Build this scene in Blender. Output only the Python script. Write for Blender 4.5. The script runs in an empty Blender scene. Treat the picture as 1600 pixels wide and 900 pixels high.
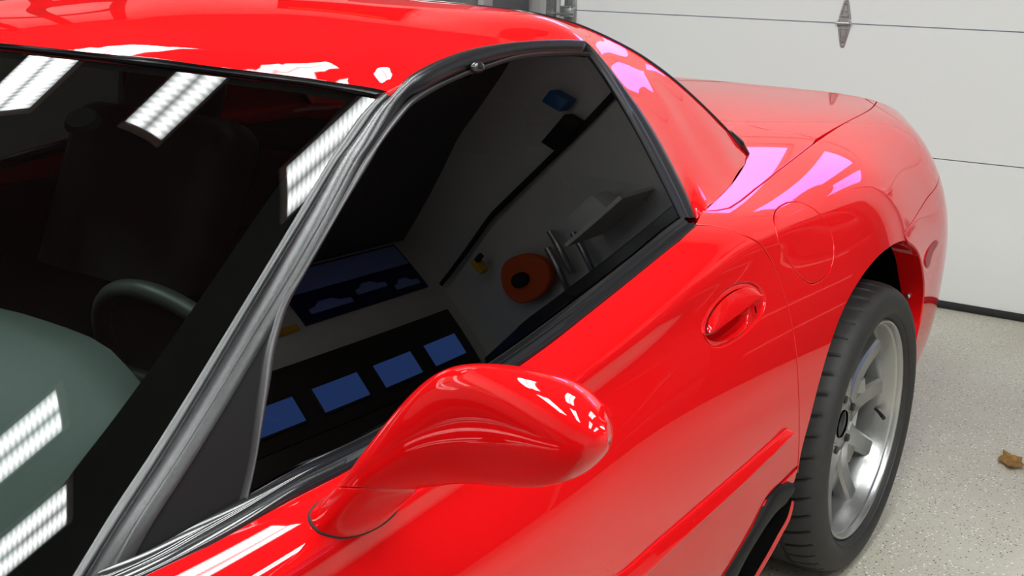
import bpy, bmesh, math, random
import numpy as np
from mathutils import Vector, Matrix
from mathutils.geometry import delaunay_2d_cdt
random.seed(7)
SC = bpy.context.scene
COL = SC.collection
# ------------------------------------------------------------------ camera
cd = bpy.data.cameras.new('camera'); cam = bpy.data.objects.new('camera', cd); COL.objects.link(cam)
YAW, PITCH, ROLL = 0.9669, -0.2785, 0.0220
CAMP = np.array([0.2668, -1.5975, 1.3027]); FPX = 1815.69
def cam_axes():
    f = np.array([math.cos(PITCH)*math.sin(YAW), math.cos(PITCH)*math.cos(YAW), math.sin(PITCH)])
    r = np.array([math.cos(YAW), -math.sin(YAW), 0]); u = np.cross(r, f)
    c, s = math.cos(ROLL), math.sin(ROLL)
    return c*r+s*u, -s*r+c*u, f
CR, CU, CF = cam_axes()
M = Matrix([list(CR)+[CAMP[0]], list(CU)+[CAMP[1]], list(-CF)+[CAMP[2]], [0,0,0,1]])
M = Matrix(((CR[0],CU[0],-CF[0],CAMP[0]),(CR[1],CU[1],-CF[1],CAMP[1]),(CR[2],CU[2],-CF[2],CAMP[2]),(0,0,0,1)))
cam.matrix_world = M
cd.sensor_width = 36; cd.lens = FPX/1600*36; cd.clip_start = .02
SC.camera = cam
# ------------------------------------------------------------------ world, exposure
w = bpy.data.worlds.new('world'); SC.world = w; w.use_nodes = True
w.node_tree.nodes['Background'].inputs[0].default_value = (.55,.68,1,1)
w.node_tree.nodes['Background'].inputs[1].default_value = .25
SC.view_settings.view_transform = 'Standard'; SC.view_settings.look = 'None'
SC.view_settings.exposure = 0.42; SC.view_settings.gamma = 1
SC.view_settings.use_curve_mapping = False
SC.cycles.use_denoising = True
SC.cycles.max_bounces = 8; SC.cycles.glossy_bounces = 5; SC.cycles.transparent_max_bounces = 12
LAMP_POWER = 17.2      # radiance of the fluorescent diffusers
# ceiling fixtures: centre x, y, length along x, width along y
CEIL_Z = 3.0
FIXTURES = [(1.86,1.40,1.26,.56),(1.91,.05,1.40,.38),(2.06,-1.25,1.22,.34),(2.0,-2.2,1.22,.34),
            (.06,1.40,1.26,.56),(.04,.05,1.26,.38),(.13,-1.38,1.22,.34),(.13,-2.15,1.22,.34),
            (1.2,-3.35,1.22,.38)]  # extra lamp by the left wall, added to brighten the car door
# ------------------------------------------------------------------ materials
def mat(name, col=(.5,.5,.5), rough=.5, metal=0, coat=0, coat_r=.03, coat_ior=1.5, noise=0, nscale=40, bump=0, bscale=200, spec=.5, emit=None, es=0, trans=0, ior=1.5):
    m = bpy.data.materials.new(name); m.use_nodes = True
    nt = m.node_tree; b = nt.nodes['Principled BSDF']
    b.inputs['Base Color'].default_value = (*col,1); b.inputs['Roughness'].default_value = rough
    b.inputs['Metallic'].default_value = metal; b.inputs['Coat Weight'].default_value = coat
    b.inputs['Coat Roughness'].default_value = coat_r; b.inputs['Specular IOR Level'].default_value = spec
    b.inputs['Coat IOR'].default_value = coat_ior
    b.inputs['IOR'].default_value = ior; b.inputs['Transmission Weight'].default_value = trans
    tc = nt.nodes.new('ShaderNodeTexCoord')
    if noise:
        n = nt.nodes.new('ShaderNodeTexNoise'); n.inputs['Scale'].default_value = nscale; n.inputs['Detail'].default_value = 4
        nt.links.new(tc.outputs['Object'], n.inputs['Vector'])
        r = nt.nodes.new('ShaderNodeValToRGB')
        r.color_ramp.elements[0].color = (*[c*(1-noise) for c in col],1); r.color_ramp.elements[1].color = (*[min(1,c*(1+noise)) for c in col],1)
        r.color_ramp.elements[0].position=.3; r.color_ramp.elements[1].position=.7
        nt.links.new(n.outputs['Fac'], r.inputs['Fac']); nt.links.new(r.outputs['Color'], b.inputs['Base Color'])
    if bump:
        n = nt.nodes.new('ShaderNodeTexNoise'); n.inputs['Scale'].default_value = bscale; n.inputs['Detail'].default_value = 3
        nt.links.new(tc.outputs['Object'], n.inputs['Vector'])
        bp = nt.nodes.new('ShaderNodeBump'); bp.inputs['Strength'].default_value = bump; bp.inputs['Distance'].default_value = .001
        nt.links.new(n.outputs['Fac'], bp.inputs['Height']); nt.links.new(bp.outputs['Normal'], b.inputs['Normal'])
    if emit: b.inputs['Emission Color'].default_value = (*emit,1); b.inputs['Emission Strength'].default_value = es
    return m
RED = mat('red_paint', (.64,.0045,.006), .5, spec=.0, coat=1, coat_ior=1.53, coat_r=.012, noise=.04, nscale=900)
BLK_TEX = mat('grained_black_trim', (.012,.012,.013), .20, bump=.22, bscale=1100, spec=.5)
BLK_PANEL = mat('smooth_black_panel', (.012,.012,.013), .5, bump=.1, bscale=900, spec=.12)
PILLAR_GLOSS = mat('pillar_side_trim', (.03,.033,.033), .30, bump=.25, bscale=1200, spec=.9)
BLK_GLOSS = mat('gloss_black_trim', (.012,.012,.013), .16, spec=.7)
BLK_SATIN = mat('satin_black_trim', (.02,.02,.022), .30, spec=.6)
RUBBER = mat('rubber_seal', (.035,.034,.036), .38, spec=.5)
BLK_MATT = mat('matt_black', (.012,.012,.012), .8, noise=.2)
TYRE = mat('tyre_rubber', (.022,.021,.020), .62, noise=.15, nscale=60, bump=.3, bscale=500)
ALLOY = mat('painted_alloy', (.40,.40,.39), .27, metal=.8, noise=.03, nscale=300)
STEEL = mat('zinc_steel', (.45,.46,.46), .35, metal=.9, noise=.12, nscale=80)
DARKMETAL = mat('dark_metal', (.05,.05,.05), .5, metal=.6)
DOORWHITE = mat('white_door_skin', (.74,.755,.74), .42, bump=.15, bscale=350)
WALLW = mat('white_wall_paint', (.76,.77,.75), .6, noise=.03, nscale=6, bump=.2, bscale=120)
CEILM = mat('ceiling_paint', (.11,.098,.094), .8, noise=.02, nscale=5)
CABGREY = mat('grey_cabinet_paint', (.12,.125,.125), .45, noise=.05)
CARD = mat('cardboard', (.38,.26,.17), .8, noise=.08)
BLUEP = mat('blue_plastic', (.03,.16,.42), .4)
DASH = mat('dashboard_vinyl', (.032,.038,.036), .6, bump=.3, bscale=700)
SEAT = mat('dark_leather', (.02,.02,.02), .45, bump=.2)
REDLENS = mat('red_lens', (.30,.004,.01), .35, spec=.2)
CHROME = mat('bright_ridge', (.35,.36,.36), .18, metal=.8)
CAVITY = mat('black_cavity', (.004,.004,.004), 1, spec=0)
LEAFM = mat('dry_leaf', (.50,.30,.08), .7, noise=.3, nscale=60)
WOOD = mat('bench_wood', (.35,.22,.11), .6, noise=.2, nscale=20)
ORANGE = mat('orange_plastic', (.85,.12,.01), .5)
YELLOW = mat('yellow_plastic', (.8,.45,.02), .5)
def glass_mat(name, tint, ior=1.5, rough=0.0):
    m = bpy.data.materials.new(name); m.use_nodes = True; nt = m.node_tree; nt.nodes.clear()
    o = nt.nodes.new('ShaderNodeOutputMaterial'); mx = nt.nodes.new('ShaderNodeMixShader')
    lw = nt.nodes.new('ShaderNodeLayerWeight'); lw.inputs['Blend'].default_value = .5
    f0 = ((ior-1)/(ior+1))**2
    pw = nt.nodes.new('ShaderNodeMath'); pw.operation='POWER'; pw.inputs[1].default_value=5; nt.links.new(lw.outputs['Facing'],pw.inputs[0])
    fr = nt.nodes.new('ShaderNodeMath'); fr.operation='MULTIPLY_ADD'; fr.inputs[1].default_value=1-f0; fr.inputs[2].default_value=f0; nt.links.new(pw.outputs[0],fr.inputs[0])
    g = nt.nodes.new('ShaderNodeBsdfGlossy'); g.inputs['Roughness'].default_value = rough
    t = nt.nodes.new('ShaderNodeBsdfTransparent'); t.inputs['Color'].default_value = (*tint,1)
    nt.links.new(fr.outputs[0], mx.inputs[0]); nt.links.new(t.outputs[0], mx.inputs[1]); nt.links.new(g.outputs[0], mx.inputs[2])
    nt.links.new(mx.outputs[0], o.inputs[0]); return m
WSGLASS = glass_mat('windshield_glass', (.62,.72,.68), 1.55)
TINT = glass_mat('tinted_side_glass', (.035,.035,.035), 1.7)
def lamp_mat():
    m = bpy.data.materials.new('fluorescent_diffuser'); m.use_nodes = True; nt = m.node_tree; nt.nodes.clear()
    o = nt.nodes.new('ShaderNodeOutputMaterial'); e = nt.nodes.new('ShaderNodeEmission')
    tc = nt.nodes.new('ShaderNodeTexCoord'); sp = nt.nodes.new('ShaderNodeSeparateXYZ'); nt.links.new(tc.outputs['UV'], sp.inputs[0])
    def tri(out, freq, lo, hi, name):
        a = nt.nodes.new('ShaderNodeMath'); a.operation='MULTIPLY'; a.inputs[1].default_value=freq; nt.links.new(out,a.inputs[0])
        c = nt.nodes.new('ShaderNodeMath'); c.operation='PINGPONG'; c.inputs[1].default_value=.5; nt.links.new(a.outputs[0],c.inputs[0])
        r = nt.nodes.new('ShaderNodeMapRange'); r.inputs[1].default_value=0; r.inputs[2].default_value=.5; r.inputs[3].default_value=lo; r.inputs[4].default_value=hi
        nt.links.new(c.outputs[0], r.inputs[0]); return r.outputs[0]
    def mul(a,b):
        x = nt.nodes.new('ShaderNodeMath'); x.operation='MULTIPLY'; nt.links.new(a,x.inputs[0]); nt.links.new(b,x.inputs[1]); return x.outputs[0]
    s = mul(mul(tri(sp.outputs['Y'],2,.25,1.6,'t'), tri(sp.outputs['Y'],24,.8,1.2,'u')), tri(sp.outputs['X'],80,.7,1.3,'v'))
    p = nt.nodes.new('ShaderNodeMath'); p.operation='MULTIPLY'; p.inputs[1].default_value=LAMP_POWER; nt.links.new(s,p.inputs[0])
    e.inputs[0].default_value=(.96,1,.995,1); nt.links.new(p.outputs[0], e.inputs[1]); nt.links.new(e.outputs[0], o.inputs[0]); return m
LAMP = lamp_mat()
def emit_mat(name,col,s):
    m = bpy.data.materials.new(name); m.use_nodes=True; nt=m.node_tree; nt.nodes.clear()
    o=nt.nodes.new('ShaderNodeOutputMaterial'); e=nt.nodes.new('ShaderNodeEmission'); e.inputs[0].default_value=(*col,1); e.inputs[1].default_value=s
    nt.links.new(e.outputs[0],o.inputs[0]); return m
DAYPANE = emit_mat('daylit_pane',(.42,.34,1.0),3.6)
def floor_mat():
    m = bpy.data.materials.new('flecked_epoxy_floor'); m.use_nodes = True; nt = m.node_tree; b = nt.nodes['Principled BSDF']
    tc = nt.nodes.new('ShaderNodeTexCoord')
    n = nt.nodes.new('ShaderNodeTexNoise'); n.inputs['Scale'].default_value=1.3; n.inputs['Detail'].default_value=6; nt.links.new(tc.outputs['Object'], n.inputs['Vector'])
    r = nt.nodes.new('ShaderNodeValToRGB'); r.color_ramp.elements[0].color=(.44,.41,.325,1); r.color_ramp.elements[1].color=(.54,.52,.43,1)
    r.color_ramp.elements[0].position=.35; r.color_ramp.elements[1].position=.65; nt.links.new(n.outputs['Fac'], r.inputs['Fac'])
    base = r.outputs['Color']
    n3 = nt.nodes.new('ShaderNodeTexNoise'); n3.inputs['Scale'].default_value=1100; nt.links.new(tc.outputs['Object'], n3.inputs['Vector'])
    mg = nt.nodes.new('ShaderNodeMixRGB'); mg.blend_type='OVERLAY'; mg.inputs[0].default_value=.12; nt.links.new(base,mg.inputs[1]); nt.links.new(n3.outputs['Fac'],mg.inputs[2]); base=mg.outputs[0]
    for k,(sc,th,col) in enumerate([(95,.15,(.80,.78,.72,1)),(100,.13,(.06,.055,.05,1)),(170,.15,(.12,.11,.10,1)),(190,.14,(.75,.73,.68,1))]):
        mp = nt.nodes.new('ShaderNodeMapping'); mp.inputs['Location'].default_value=(k*3.1,k*1.7,0); nt.links.new(tc.outputs['Object'], mp.inputs[0])
        dn = nt.nodes.new('ShaderNodeTexNoise'); dn.inputs['Scale'].default_value=300; nt.links.new(mp.outputs[0], dn.inputs['Vector'])
        ad = nt.nodes.new('ShaderNodeVectorMath'); ad.operation='MULTIPLY_ADD'; ad.inputs[1].default_value=(.004,.004,0); nt.links.new(dn.outputs['Color'],ad.inputs[0]); nt.links.new(mp.outputs[0],ad.inputs[2])
        v = nt.nodes.new('ShaderNodeTexVoronoi'); v.voronoi_dimensions='2D'; v.inputs['Scale'].default_value=sc; nt.links.new(ad.outputs[0], v.inputs['Vector'])
        lt = nt.nodes.new('ShaderNodeMath'); lt.operation='LESS_THAN'; lt.inputs[1].default_value=th*1.6; nt.links.new(v.outputs['Distance'], lt.inputs[0])
        # only some cells carry a fleck
        sp = nt.nodes.new('ShaderNodeSeparateColor'); nt.links.new(v.outputs['Color'], sp.inputs[0])
        g2 = nt.nodes.new('ShaderNodeTexNoise'); g2.inputs['Scale'].default_value=5; g2.inputs['Detail'].default_value=2; nt.links.new(mp.outputs[0], g2.inputs['Vector'])
        cmpn = nt.nodes.new('ShaderNodeMath'); cmpn.operation='MULTIPLY'; cmpn.inputs[1].default_value=.23 if k<2 else .20; nt.links.new(g2.outputs['Fac'], cmpn.inputs[0])
        l2 = nt.nodes.new('ShaderNodeMath'); l2.operation='LESS_THAN'; nt.links.new(sp.outputs[0], l2.inputs[0]); nt.links.new(cmpn.outputs[0], l2.inputs[1])
        mu = nt.nodes.new('ShaderNodeMath'); mu.operation='MULTIPLY'; nt.links.new(lt.outputs[0],mu.inputs[0]); nt.links.new(l2.outputs[0],mu.inputs[1])
        mx = nt.nodes.new('ShaderNodeMixRGB'); mx.inputs[2].default_value=col; nt.links.new(mu.outputs[0],mx.inputs[0]); nt.links.new(base,mx.inputs[1]); base=mx.outputs[0]
    nt.links.new(base, b.inputs['Base Color']); b.inputs['Roughness'].default_value=.42; b.inputs['Specular IOR Level'].default_value=.45
    return m
FLOORM = floor_mat()
# ------------------------------------------------------------------ helpers
def link(name, me, m, parent=None):
    o = bpy.data.objects.new(name, me); COL.objects.link(o)
    if m is not None and not me.materials: me.materials.append(m)
    if parent is not None: o.parent = parent
    return o
def smooth(me, ang=None):
    me.polygons.foreach_set('use_smooth', [True]*len(me.polygons))
    if ang is not None:
        me.set_sharp_from_angle(angle=math.radians(ang))
def pydata(name, V, F, m, parent=None, ang=35, normals=None):
    me = bpy.data.meshes.new(name); me.from_pydata([tuple(map(float,v)) for v in V], [], [tuple(map(int,f)) for f in F]); me.update()
    smooth(me, None if normals is not None else ang)
    if normals is not None: me.normals_split_custom_set_from_vertices([tuple(map(float,n)) for n in normals])
    return link(name, me, m, parent)
def box(name, lo, hi, m, parent=None, bev=0, seg=2):
    bm = bmesh.new(); bmesh.ops.create_cube(bm, size=1)
    for v in bm.verts: v.co = Vector([lo[i]+(v.co[i]+.5)*(hi[i]-lo[i]) for i in range(3)])
    if bev: bmesh.ops.bevel(bm, geom=list(bm.edges), offset=bev, segments=seg, affect='EDGES', profile=.5)
    me = bpy.data.meshes.new(name); bm.to_mesh(me); bm.free(); smooth(me, 40)
    return link(name, me, m, parent)
def empty(name, loc):
    o = bpy.data.objects.new(name, None); COL.objects.link(o); o.location = loc; o.empty_display_size=.1; return o
def tag(o, label=None, cat=None, group=None, kind=None):
    if label: o['label']=label
    if cat: o['category']=cat
    if group: o['group']=group
    if kind: o['kind']=kind
    return o
def rel(o, root):      # built in world coordinates, parent sits at root
    o.parent = root; o.matrix_parent_inverse = Matrix.Translation(-root.location) if root.type=='EMPTY' and root.parent is None else Matrix.Identity(4); return o
def resample(P, n=None, step=None, closed=False):
    P = np.asarray(P,float)
    if closed: P = np.vstack([P,P[:1]])
    d = np.r_[0,np.cumsum(np.linalg.norm(np.diff(P,axis=0),axis=1))]
    if n is None: n = max(2,int(round(d[-1]/step))+1)
    t = np.linspace(0,d[-1],n)
    Q = np.stack([np.interp(t,d,P[:,k]) for k in range(P.shape[1])],1)
    return Q[:-1] if closed else Q
def spline(P, n=60, closed=False):
    """centripetal Catmull-Rom through points, resampled evenly"""
    P = np.asarray(P,float); 
    if closed: Q = np.vstack([P[-1:],P,P[:2]])
    else: Q = np.vstack([2*P[0]-P[1],P,2*P[-1]-P[-2]])
    out=[]
    for i in range(1,len(Q)-2):
        p0,p1,p2,p3=Q[i-1:i+3]
        t0=0; t1=t0+max(np.linalg.norm(p1-p0),1e-6)**.5; t2=t1+max(np.linalg.norm(p2-p1),1e-6)**.5; t3=t2+max(np.linalg.norm(p3-p2),1e-6)**.5
        for t in np.linspace(t1,t2,12,endpoint=False):
            a1=(t1-t)/(t1-t0)*p0+(t-t0)/(t1-t0)*p1; a2=(t2-t)/(t2-t1)*p1+(t-t1)/(t2-t1)*p2; a3=(t3-t)/(t3-t2)*p2+(t-t2)/(t3-t2)*p3
            b1=(t2-t)/(t2-t0)*a1+(t-t0)/(t2-t0)*a2; b2=(t3-t)/(t3-t1)*a2+(t-t1)/(t3-t1)*a3
            out.append((t2-t)/(t2-t1)*b1+(t-t1)/(t2-t1)*b2)
    if not closed: out.append(P[-1])
    return resample(out, n=n+1 if closed else n, closed=closed)
def natspl(xk,x):
    xk=np.asarray(xk,float); n=len(xk); h=np.diff(xk)
    A=np.zeros((n,n)); B=np.zeros((n,n)); A[0,0]=A[-1,-1]=1
    for i in range(1,n-1):
        A[i,i-1]=h[i-1]; A[i,i]=2*(h[i-1]+h[i]); A[i,i+1]=h[i]
        B[i,i-1]=6/h[i-1]; B[i,i]=-6/h[i-1]-6/h[i]; B[i,i+1]=6/h[i]
    Mm=np.linalg.solve(A,B); x=np.asarray(x,float); k=np.clip(np.searchsorted(xk,x)-1,0,n-2)
    H=h[k]; a=(xk[k+1]-x)/H; b=1-a; I=np.eye(n)
    return a[:,None]*I[k]+b[:,None]*I[k+1]+((a**3-a)*H**2/6)[:,None]*Mm[k]+((b**3-b)*H**2/6)[:,None]*Mm[k+1]
class Loft:
    def __init__(s,xs,rows): s.xs=np.array(xs,float); s.G=np.array(rows,float); s.ts=np.arange(s.G.shape[1],dtype=float)
    def P(s,uv):
        uv=np.atleast_2d(uv); return np.einsum('ni,nj,ijk->nk',natspl(s.xs,uv[:,0]),natspl(s.ts,uv[:,1]),s.G)
class TPS:
    """height field z(x,y) through scattered points (thin-plate spline); sym mirrors in y"""
    def __init__(s,pts,lam=1e-6,axis=2,sym=True):
        p=np.array(pts,float)
        if sym: q=p[abs(p[:,1])>1e-6]*[1,-1,1]; p=np.vstack([p,q])
        s.c=p[:,:2]; n=len(p)
        K=s.K(s.c)+np.eye(n)*lam; Q=np.c_[np.ones(n),s.c]; A=np.block([[K,Q],[Q.T,np.zeros((3,3))]])
        s.w=np.linalg.solve(A,np.r_[p[:,2],0,0,0])
    def K(s,x):
        r2=((x[:,None]-s.c[None])**2).sum(2)+1e-12; return .5*r2*np.log(r2)
    def P(s,uv):
        uv=np.atleast_2d(uv); return np.c_[uv, s.K(uv)@s.w[:-3]+s.w[-3]+uv@s.w[-2:]]
def normals(S,uv):
    e=1e-4; a=S.P(uv+[e,0])-S.P(uv-[e,0]); b=S.P(uv+[0,e])-S.P(uv-[0,e]); n=np.cross(a,b); n/=np.linalg.norm(n,axis=1)[:,None]+1e-12
    return n*S.sgn
def jac(S,uv):
    e=1e-4; return (S.P(uv+[e,0])-S.P(uv-[e,0]))/(2*e),(S.P(uv+[0,e])-S.P(uv-[0,e]))/(2*e)
def shift_uv(S,uv,d):
    a,b=jac(S,uv); out=[]
    for i in range(len(uv)):
        J=np.stack([a[i],b[i]],1); out.append(uv[i]+np.linalg.lstsq(J,d[i],rcond=None)[0])
    return np.array(out)
def inside(pt,poly):
    x,y=pt[:,0],pt[:,1]; c=np.zeros(len(pt),bool); q=np.roll(poly,1,axis=0)
    for (x1,y1),(x2,y2) in zip(poly,q):
        cond=((y1>y)!=(y2>y)); 
        with np.errstate(divide='ignore',invalid='ignore'): xi=(x2-x1)*(y-y1)/(y2-y1+1e-15)+x1
        c^=cond&(x<xi)
    return c
def inset_loop(S,uv,gap,outer=True):
    """move a closed uv loop inward (outer) or outward (hole) by gap metres, return uv, outward 3D dir (away from the sheet)"""
    P=S.P(uv); T=np.roll(P,-1,axis=0)-np.roll(P,1,axis=0); T/=np.linalg.norm(T,axis=1)[:,None]+1e-12
    N=normals(S,uv); O=np.cross(T,N)
    a=uv; area=.5*np.sum(a[:,0]*np.roll(a[:,1],-1)-np.roll(a[:,0],-1)*a[:,1])
    # decide the sign by testing a uv step
    d=O*.001; q=shift_uv(S,uv,d); ins=inside(q,uv).mean()>.5
    if (ins and outer) or (not ins and not outer): O=-O
    return (shift_uv(S,uv,-O*gap) if gap else uv), O
def trim(name,S,outer,m,parent=None,holes=(),h=.02,su=1.,sv=1.,gap=.002,depth=.012,mirror=False,hole_gap=.0,lift=0,both=False):
    """panel cut from surface S along closed uv loops, with rolled-over edges"""
    loops=[]; outs=[]
    if depth and gap>0: gap+=.0013
    if depth and hole_gap>0: hole_gap+=.0013
    for k,L in enumerate([outer]+list(holes)):
        L=resample_uv(S,L,h*.6); L2,O=inset_loop(S,L,gap if k==0 else hole_gap,k==0); loops.append(L2); outs.append(O)
    sc=np.array([su,sv]); allv=np.vstack(loops)*sc
    lo=allv.min(0); hi=allv.max(0)
    gx=np.arange(lo[0]+h*.5,hi[0],h); gy=np.arange(lo[1]+h*.5,hi[1],h)
    g=np.stack(np.meshgrid(gx,gy),-1).reshape(-1,2)
    g[:,0]+= (np.floor((g[:,1]-lo[1])/h)%2)*h*.5
    ok=inside(g,loops[0]*sc)
    for L in loops[1:]: ok&=~inside(g,L*sc)
    B=np.vstack([L*sc for L in loops])
    g=g[ok]; 
    if len(g):
        d=np.sqrt(((g[:,None]-B[None])**2).sum(2).min(1)) if len(g)*len(B)<2.5e7 else np.concatenate([np.sqrt(((c[:,None]-B[None])**2).sum(2).min(1)) for c in np.array_split(g,20)])
        g=g[d>h*.45]
    pts=np.vstack([B,g]); edges=[]; k=0
    for L in loops:
        n=len(L); edges+=[(k+i,k+(i+1)%n) for i in range(n)]; k+=n
    r=delaunay_2d_cdt([Vector(p) for p in pts],edges,[],0,1e-7)
    V2=np.array([tuple(v) for v in r[0]]); F=np.array(r[2]); c=V2[F].mean(1)
    ok=inside(c,loops[0]*sc)
    for L in loops[1:]: ok&=~inside(c,L*sc)
    F=F[ok]; uv=V2/sc; P=S.P(uv); N=normals(S,uv); P=P+N*lift
    # winding
    t=np.cross(P[F[:,1]]-P[F[:,0]],P[F[:,2]]-P[F[:,0]]); s=np.sign((t*N[F[:,0]]).sum(1)); F=np.where(s[:,None]<0,F[:,::-1],F)
    V=[P]; NN=[N]; FF=[F]; nv=len(P)
    if depth:
        for L,O in zip(loops,outs):
            p0=S.P(L)+normals(S,L)*lift; n0=normals(S,L); n=len(L)
            rings=[(p0,n0),(p0+O*.0009-n0*.0004,n0*.75+O*.66),(p0+O*.0013-n0*.0014,n0*.2+O*.98),(p0+O*.0013-n0*depth,O)]
            base=nv
            for q,nn in rings: V.append(q); NN.append(nn/np.linalg.norm(nn,axis=1)[:,None]); nv+=n
            for a in range(3):
                i=np.arange(n); j=(i+1)%n
                q=np.stack([base+a*n+i,base+a*n+j,base+(a+1)*n+j,base+(a+1)*n+i],1)
                f=q[0]; vv=np.vstack(V); t=np.cross(vv[f[1]]-vv[f[0]],vv[f[3]]-vv[f[0]])
                # sign by majority
                A=vv[q[:,0]];tt=np.cross(vv[q[:,1]]-A,vv[q[:,3]]-A); ss=(tt*np.vstack(NN)[q[:,3]]).sum(1)
                if np.sum(ss)<0: q=q[:,::-1]
                FF.append(q)
    V=np.vstack(V); NN=np.vstack(NN); faces=[tuple(f) for a in FF for f in a]
    def make(nm,V,NN,faces):
        return pydata(nm,V,faces,m,parent,normals=NN)
    if mirror=='only': return make(name,V*[1,-1,1],NN*[1,-1,1],[f[::-1] for f in faces])
    o=make(name,V,NN,faces)
    if mirror: make(name,V*[1,-1,1],NN*[1,-1,1],[f[::-1] for f in faces])
    return o
def resample_uv(S,L,step):
    L=np.asarray(L,float); P=S.P(L); P=np.vstack([P,P[:1]]); L=np.vstack([L,L[:1]])
    out=[]
    for i in range(len(L)-1):
        n=max(1,int(math.ceil(np.linalg.norm(P[i+1]-P[i])/step)))
        for k in range(n): out.append(L[i]+(L[i+1]-L[i])*k/n)
    return np.array(out)
CEN=np.array([1.6,0,.6])
def band(name,A,B,m,parent=None,prof=((0,-.010),(0,0),(.5,.003),(1,0),(1,-.010)),n=90,out=None,caps=True,mirror=False,ang=50):
    """strip lofted between two 3D curves; prof = (fraction across, height outward)"""
    A=spline(A,n); B=spline(B,n); T=np.gradient(.5*(A+B),axis=0); W=B-A; N=np.cross(T,W); N/=np.linalg.norm(N,axis=1)[:,None]+1e-12
    ref=np.asarray(out,float) if out is not None else None
    d=((.5*(A+B)-CEN) if ref is None else np.tile(ref,(n,1))); N*=np.sign((N*d).sum(1))[:,None]
    k=len(prof); V=np.concatenate([A+W*f+N*hh for f,hh in prof]).reshape(k,n,3)
    F=[]
    for a in range(k-1):
        for i in range(n-1): F.append((a*n+i,a*n+i+1,(a+1)*n+i+1,(a+1)*n+i))
    if caps and k>2: F+= [tuple(a*n for a in range(k)), tuple(a*n+n-1 for a in reversed(range(k)))]
    bm=bmesh.new(); vs=[bm.verts.new(v) for v in V.reshape(-1,3)]
    for f in F:
        try: bm.faces.new([vs[i] for i in f])
        except ValueError: pass
    bmesh.ops.recalc_face_normals(bm,faces=list(bm.faces))
    # orient outward
    f0=bm.faces[:]; s=sum(f.normal.dot(Vector(d[n//2])) *f.calc_area() for f in f0 if f.calc_area()>0)
    me=bpy.data.meshes.new(name); bm.to_mesh(me)
    o=pydata(name,[v.co for v in me.vertices],[tuple(p.vertices) for p in me.polygons],m,parent,ang=ang)
    if mirror:
        pydata(name,[(v.co[0],-v.co[1],v.co[2]) for v in me.vertices],[tuple(reversed(p.vertices)) for p in me.polygons],m,parent,ang=ang)
    bm.free(); return o
def tube(name,P,r,m,parent=None,n=80,seg=14,closed=False,flat=1.,up=(0,0,1),mirror=False,cap=True):
    P=spline(P,n,closed); n=len(P); T=(np.roll(P,-1,axis=0)-np.roll(P,1,axis=0)) if closed else np.gradient(P,axis=0); T/=np.linalg.norm(T,axis=1)[:,None]
    R=np.broadcast_to(np.asarray(r,float) if np.ndim(r)==0 else np.interp(np.linspace(0,1,n),np.linspace(0,1,len(r)),r),(n,))
    U=np.cross(T,np.asarray(up,float)); U/=np.linalg.norm(U,axis=1)[:,None]+1e-9; W=np.cross(U,T)
    V=[];F=[]
    for i in range(n):
        for k in range(seg):
            a=2*math.pi*k/seg; V.append(P[i]+U[i]*R[i]*math.cos(a)+W[i]*R[i]*flat*math.sin(a))
    m2=n if closed else n-1
    for i in range(m2):
        j=(i+1)%n
        for k in range(seg): F.append((i*seg+k,i*seg+(k+1)%seg,j*seg+(k+1)%seg,j*seg+k))
    if not closed and cap: F+=[tuple(reversed(range(seg))),tuple((n-1)*seg+k for k in range(seg))]
    V=np.array(V); o=pydata(name,V,F,m,parent,ang=60)
    if mirror: pydata(name,V*[1,-1,1],[f[::-1] for f in F],m,parent,ang=60)
    return o
def lathe(name,prof,m,parent=None,seg=96,centre=(0,0,0),axis='y',ang=35,closed=False):
    """profile (radius, along axis) turned about the y axis"""
    V=[];F=[];k=len(prof)
    for i in range(seg):
        a=2*math.pi*i/seg
        for r,h in prof: V.append((centre[0]+r*math.cos(a),centre[1]+h,centre[2]+r*math.sin(a)))
    for i in range(seg):
        j=(i+1)%seg
        for q in range(k if closed else k-1): p2=(q+1)%k; F.append((i*k+q,i*k+p2,j*k+p2,j*k+q))
    return pydata(name,V,F,m,parent,ang=ang)
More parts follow.
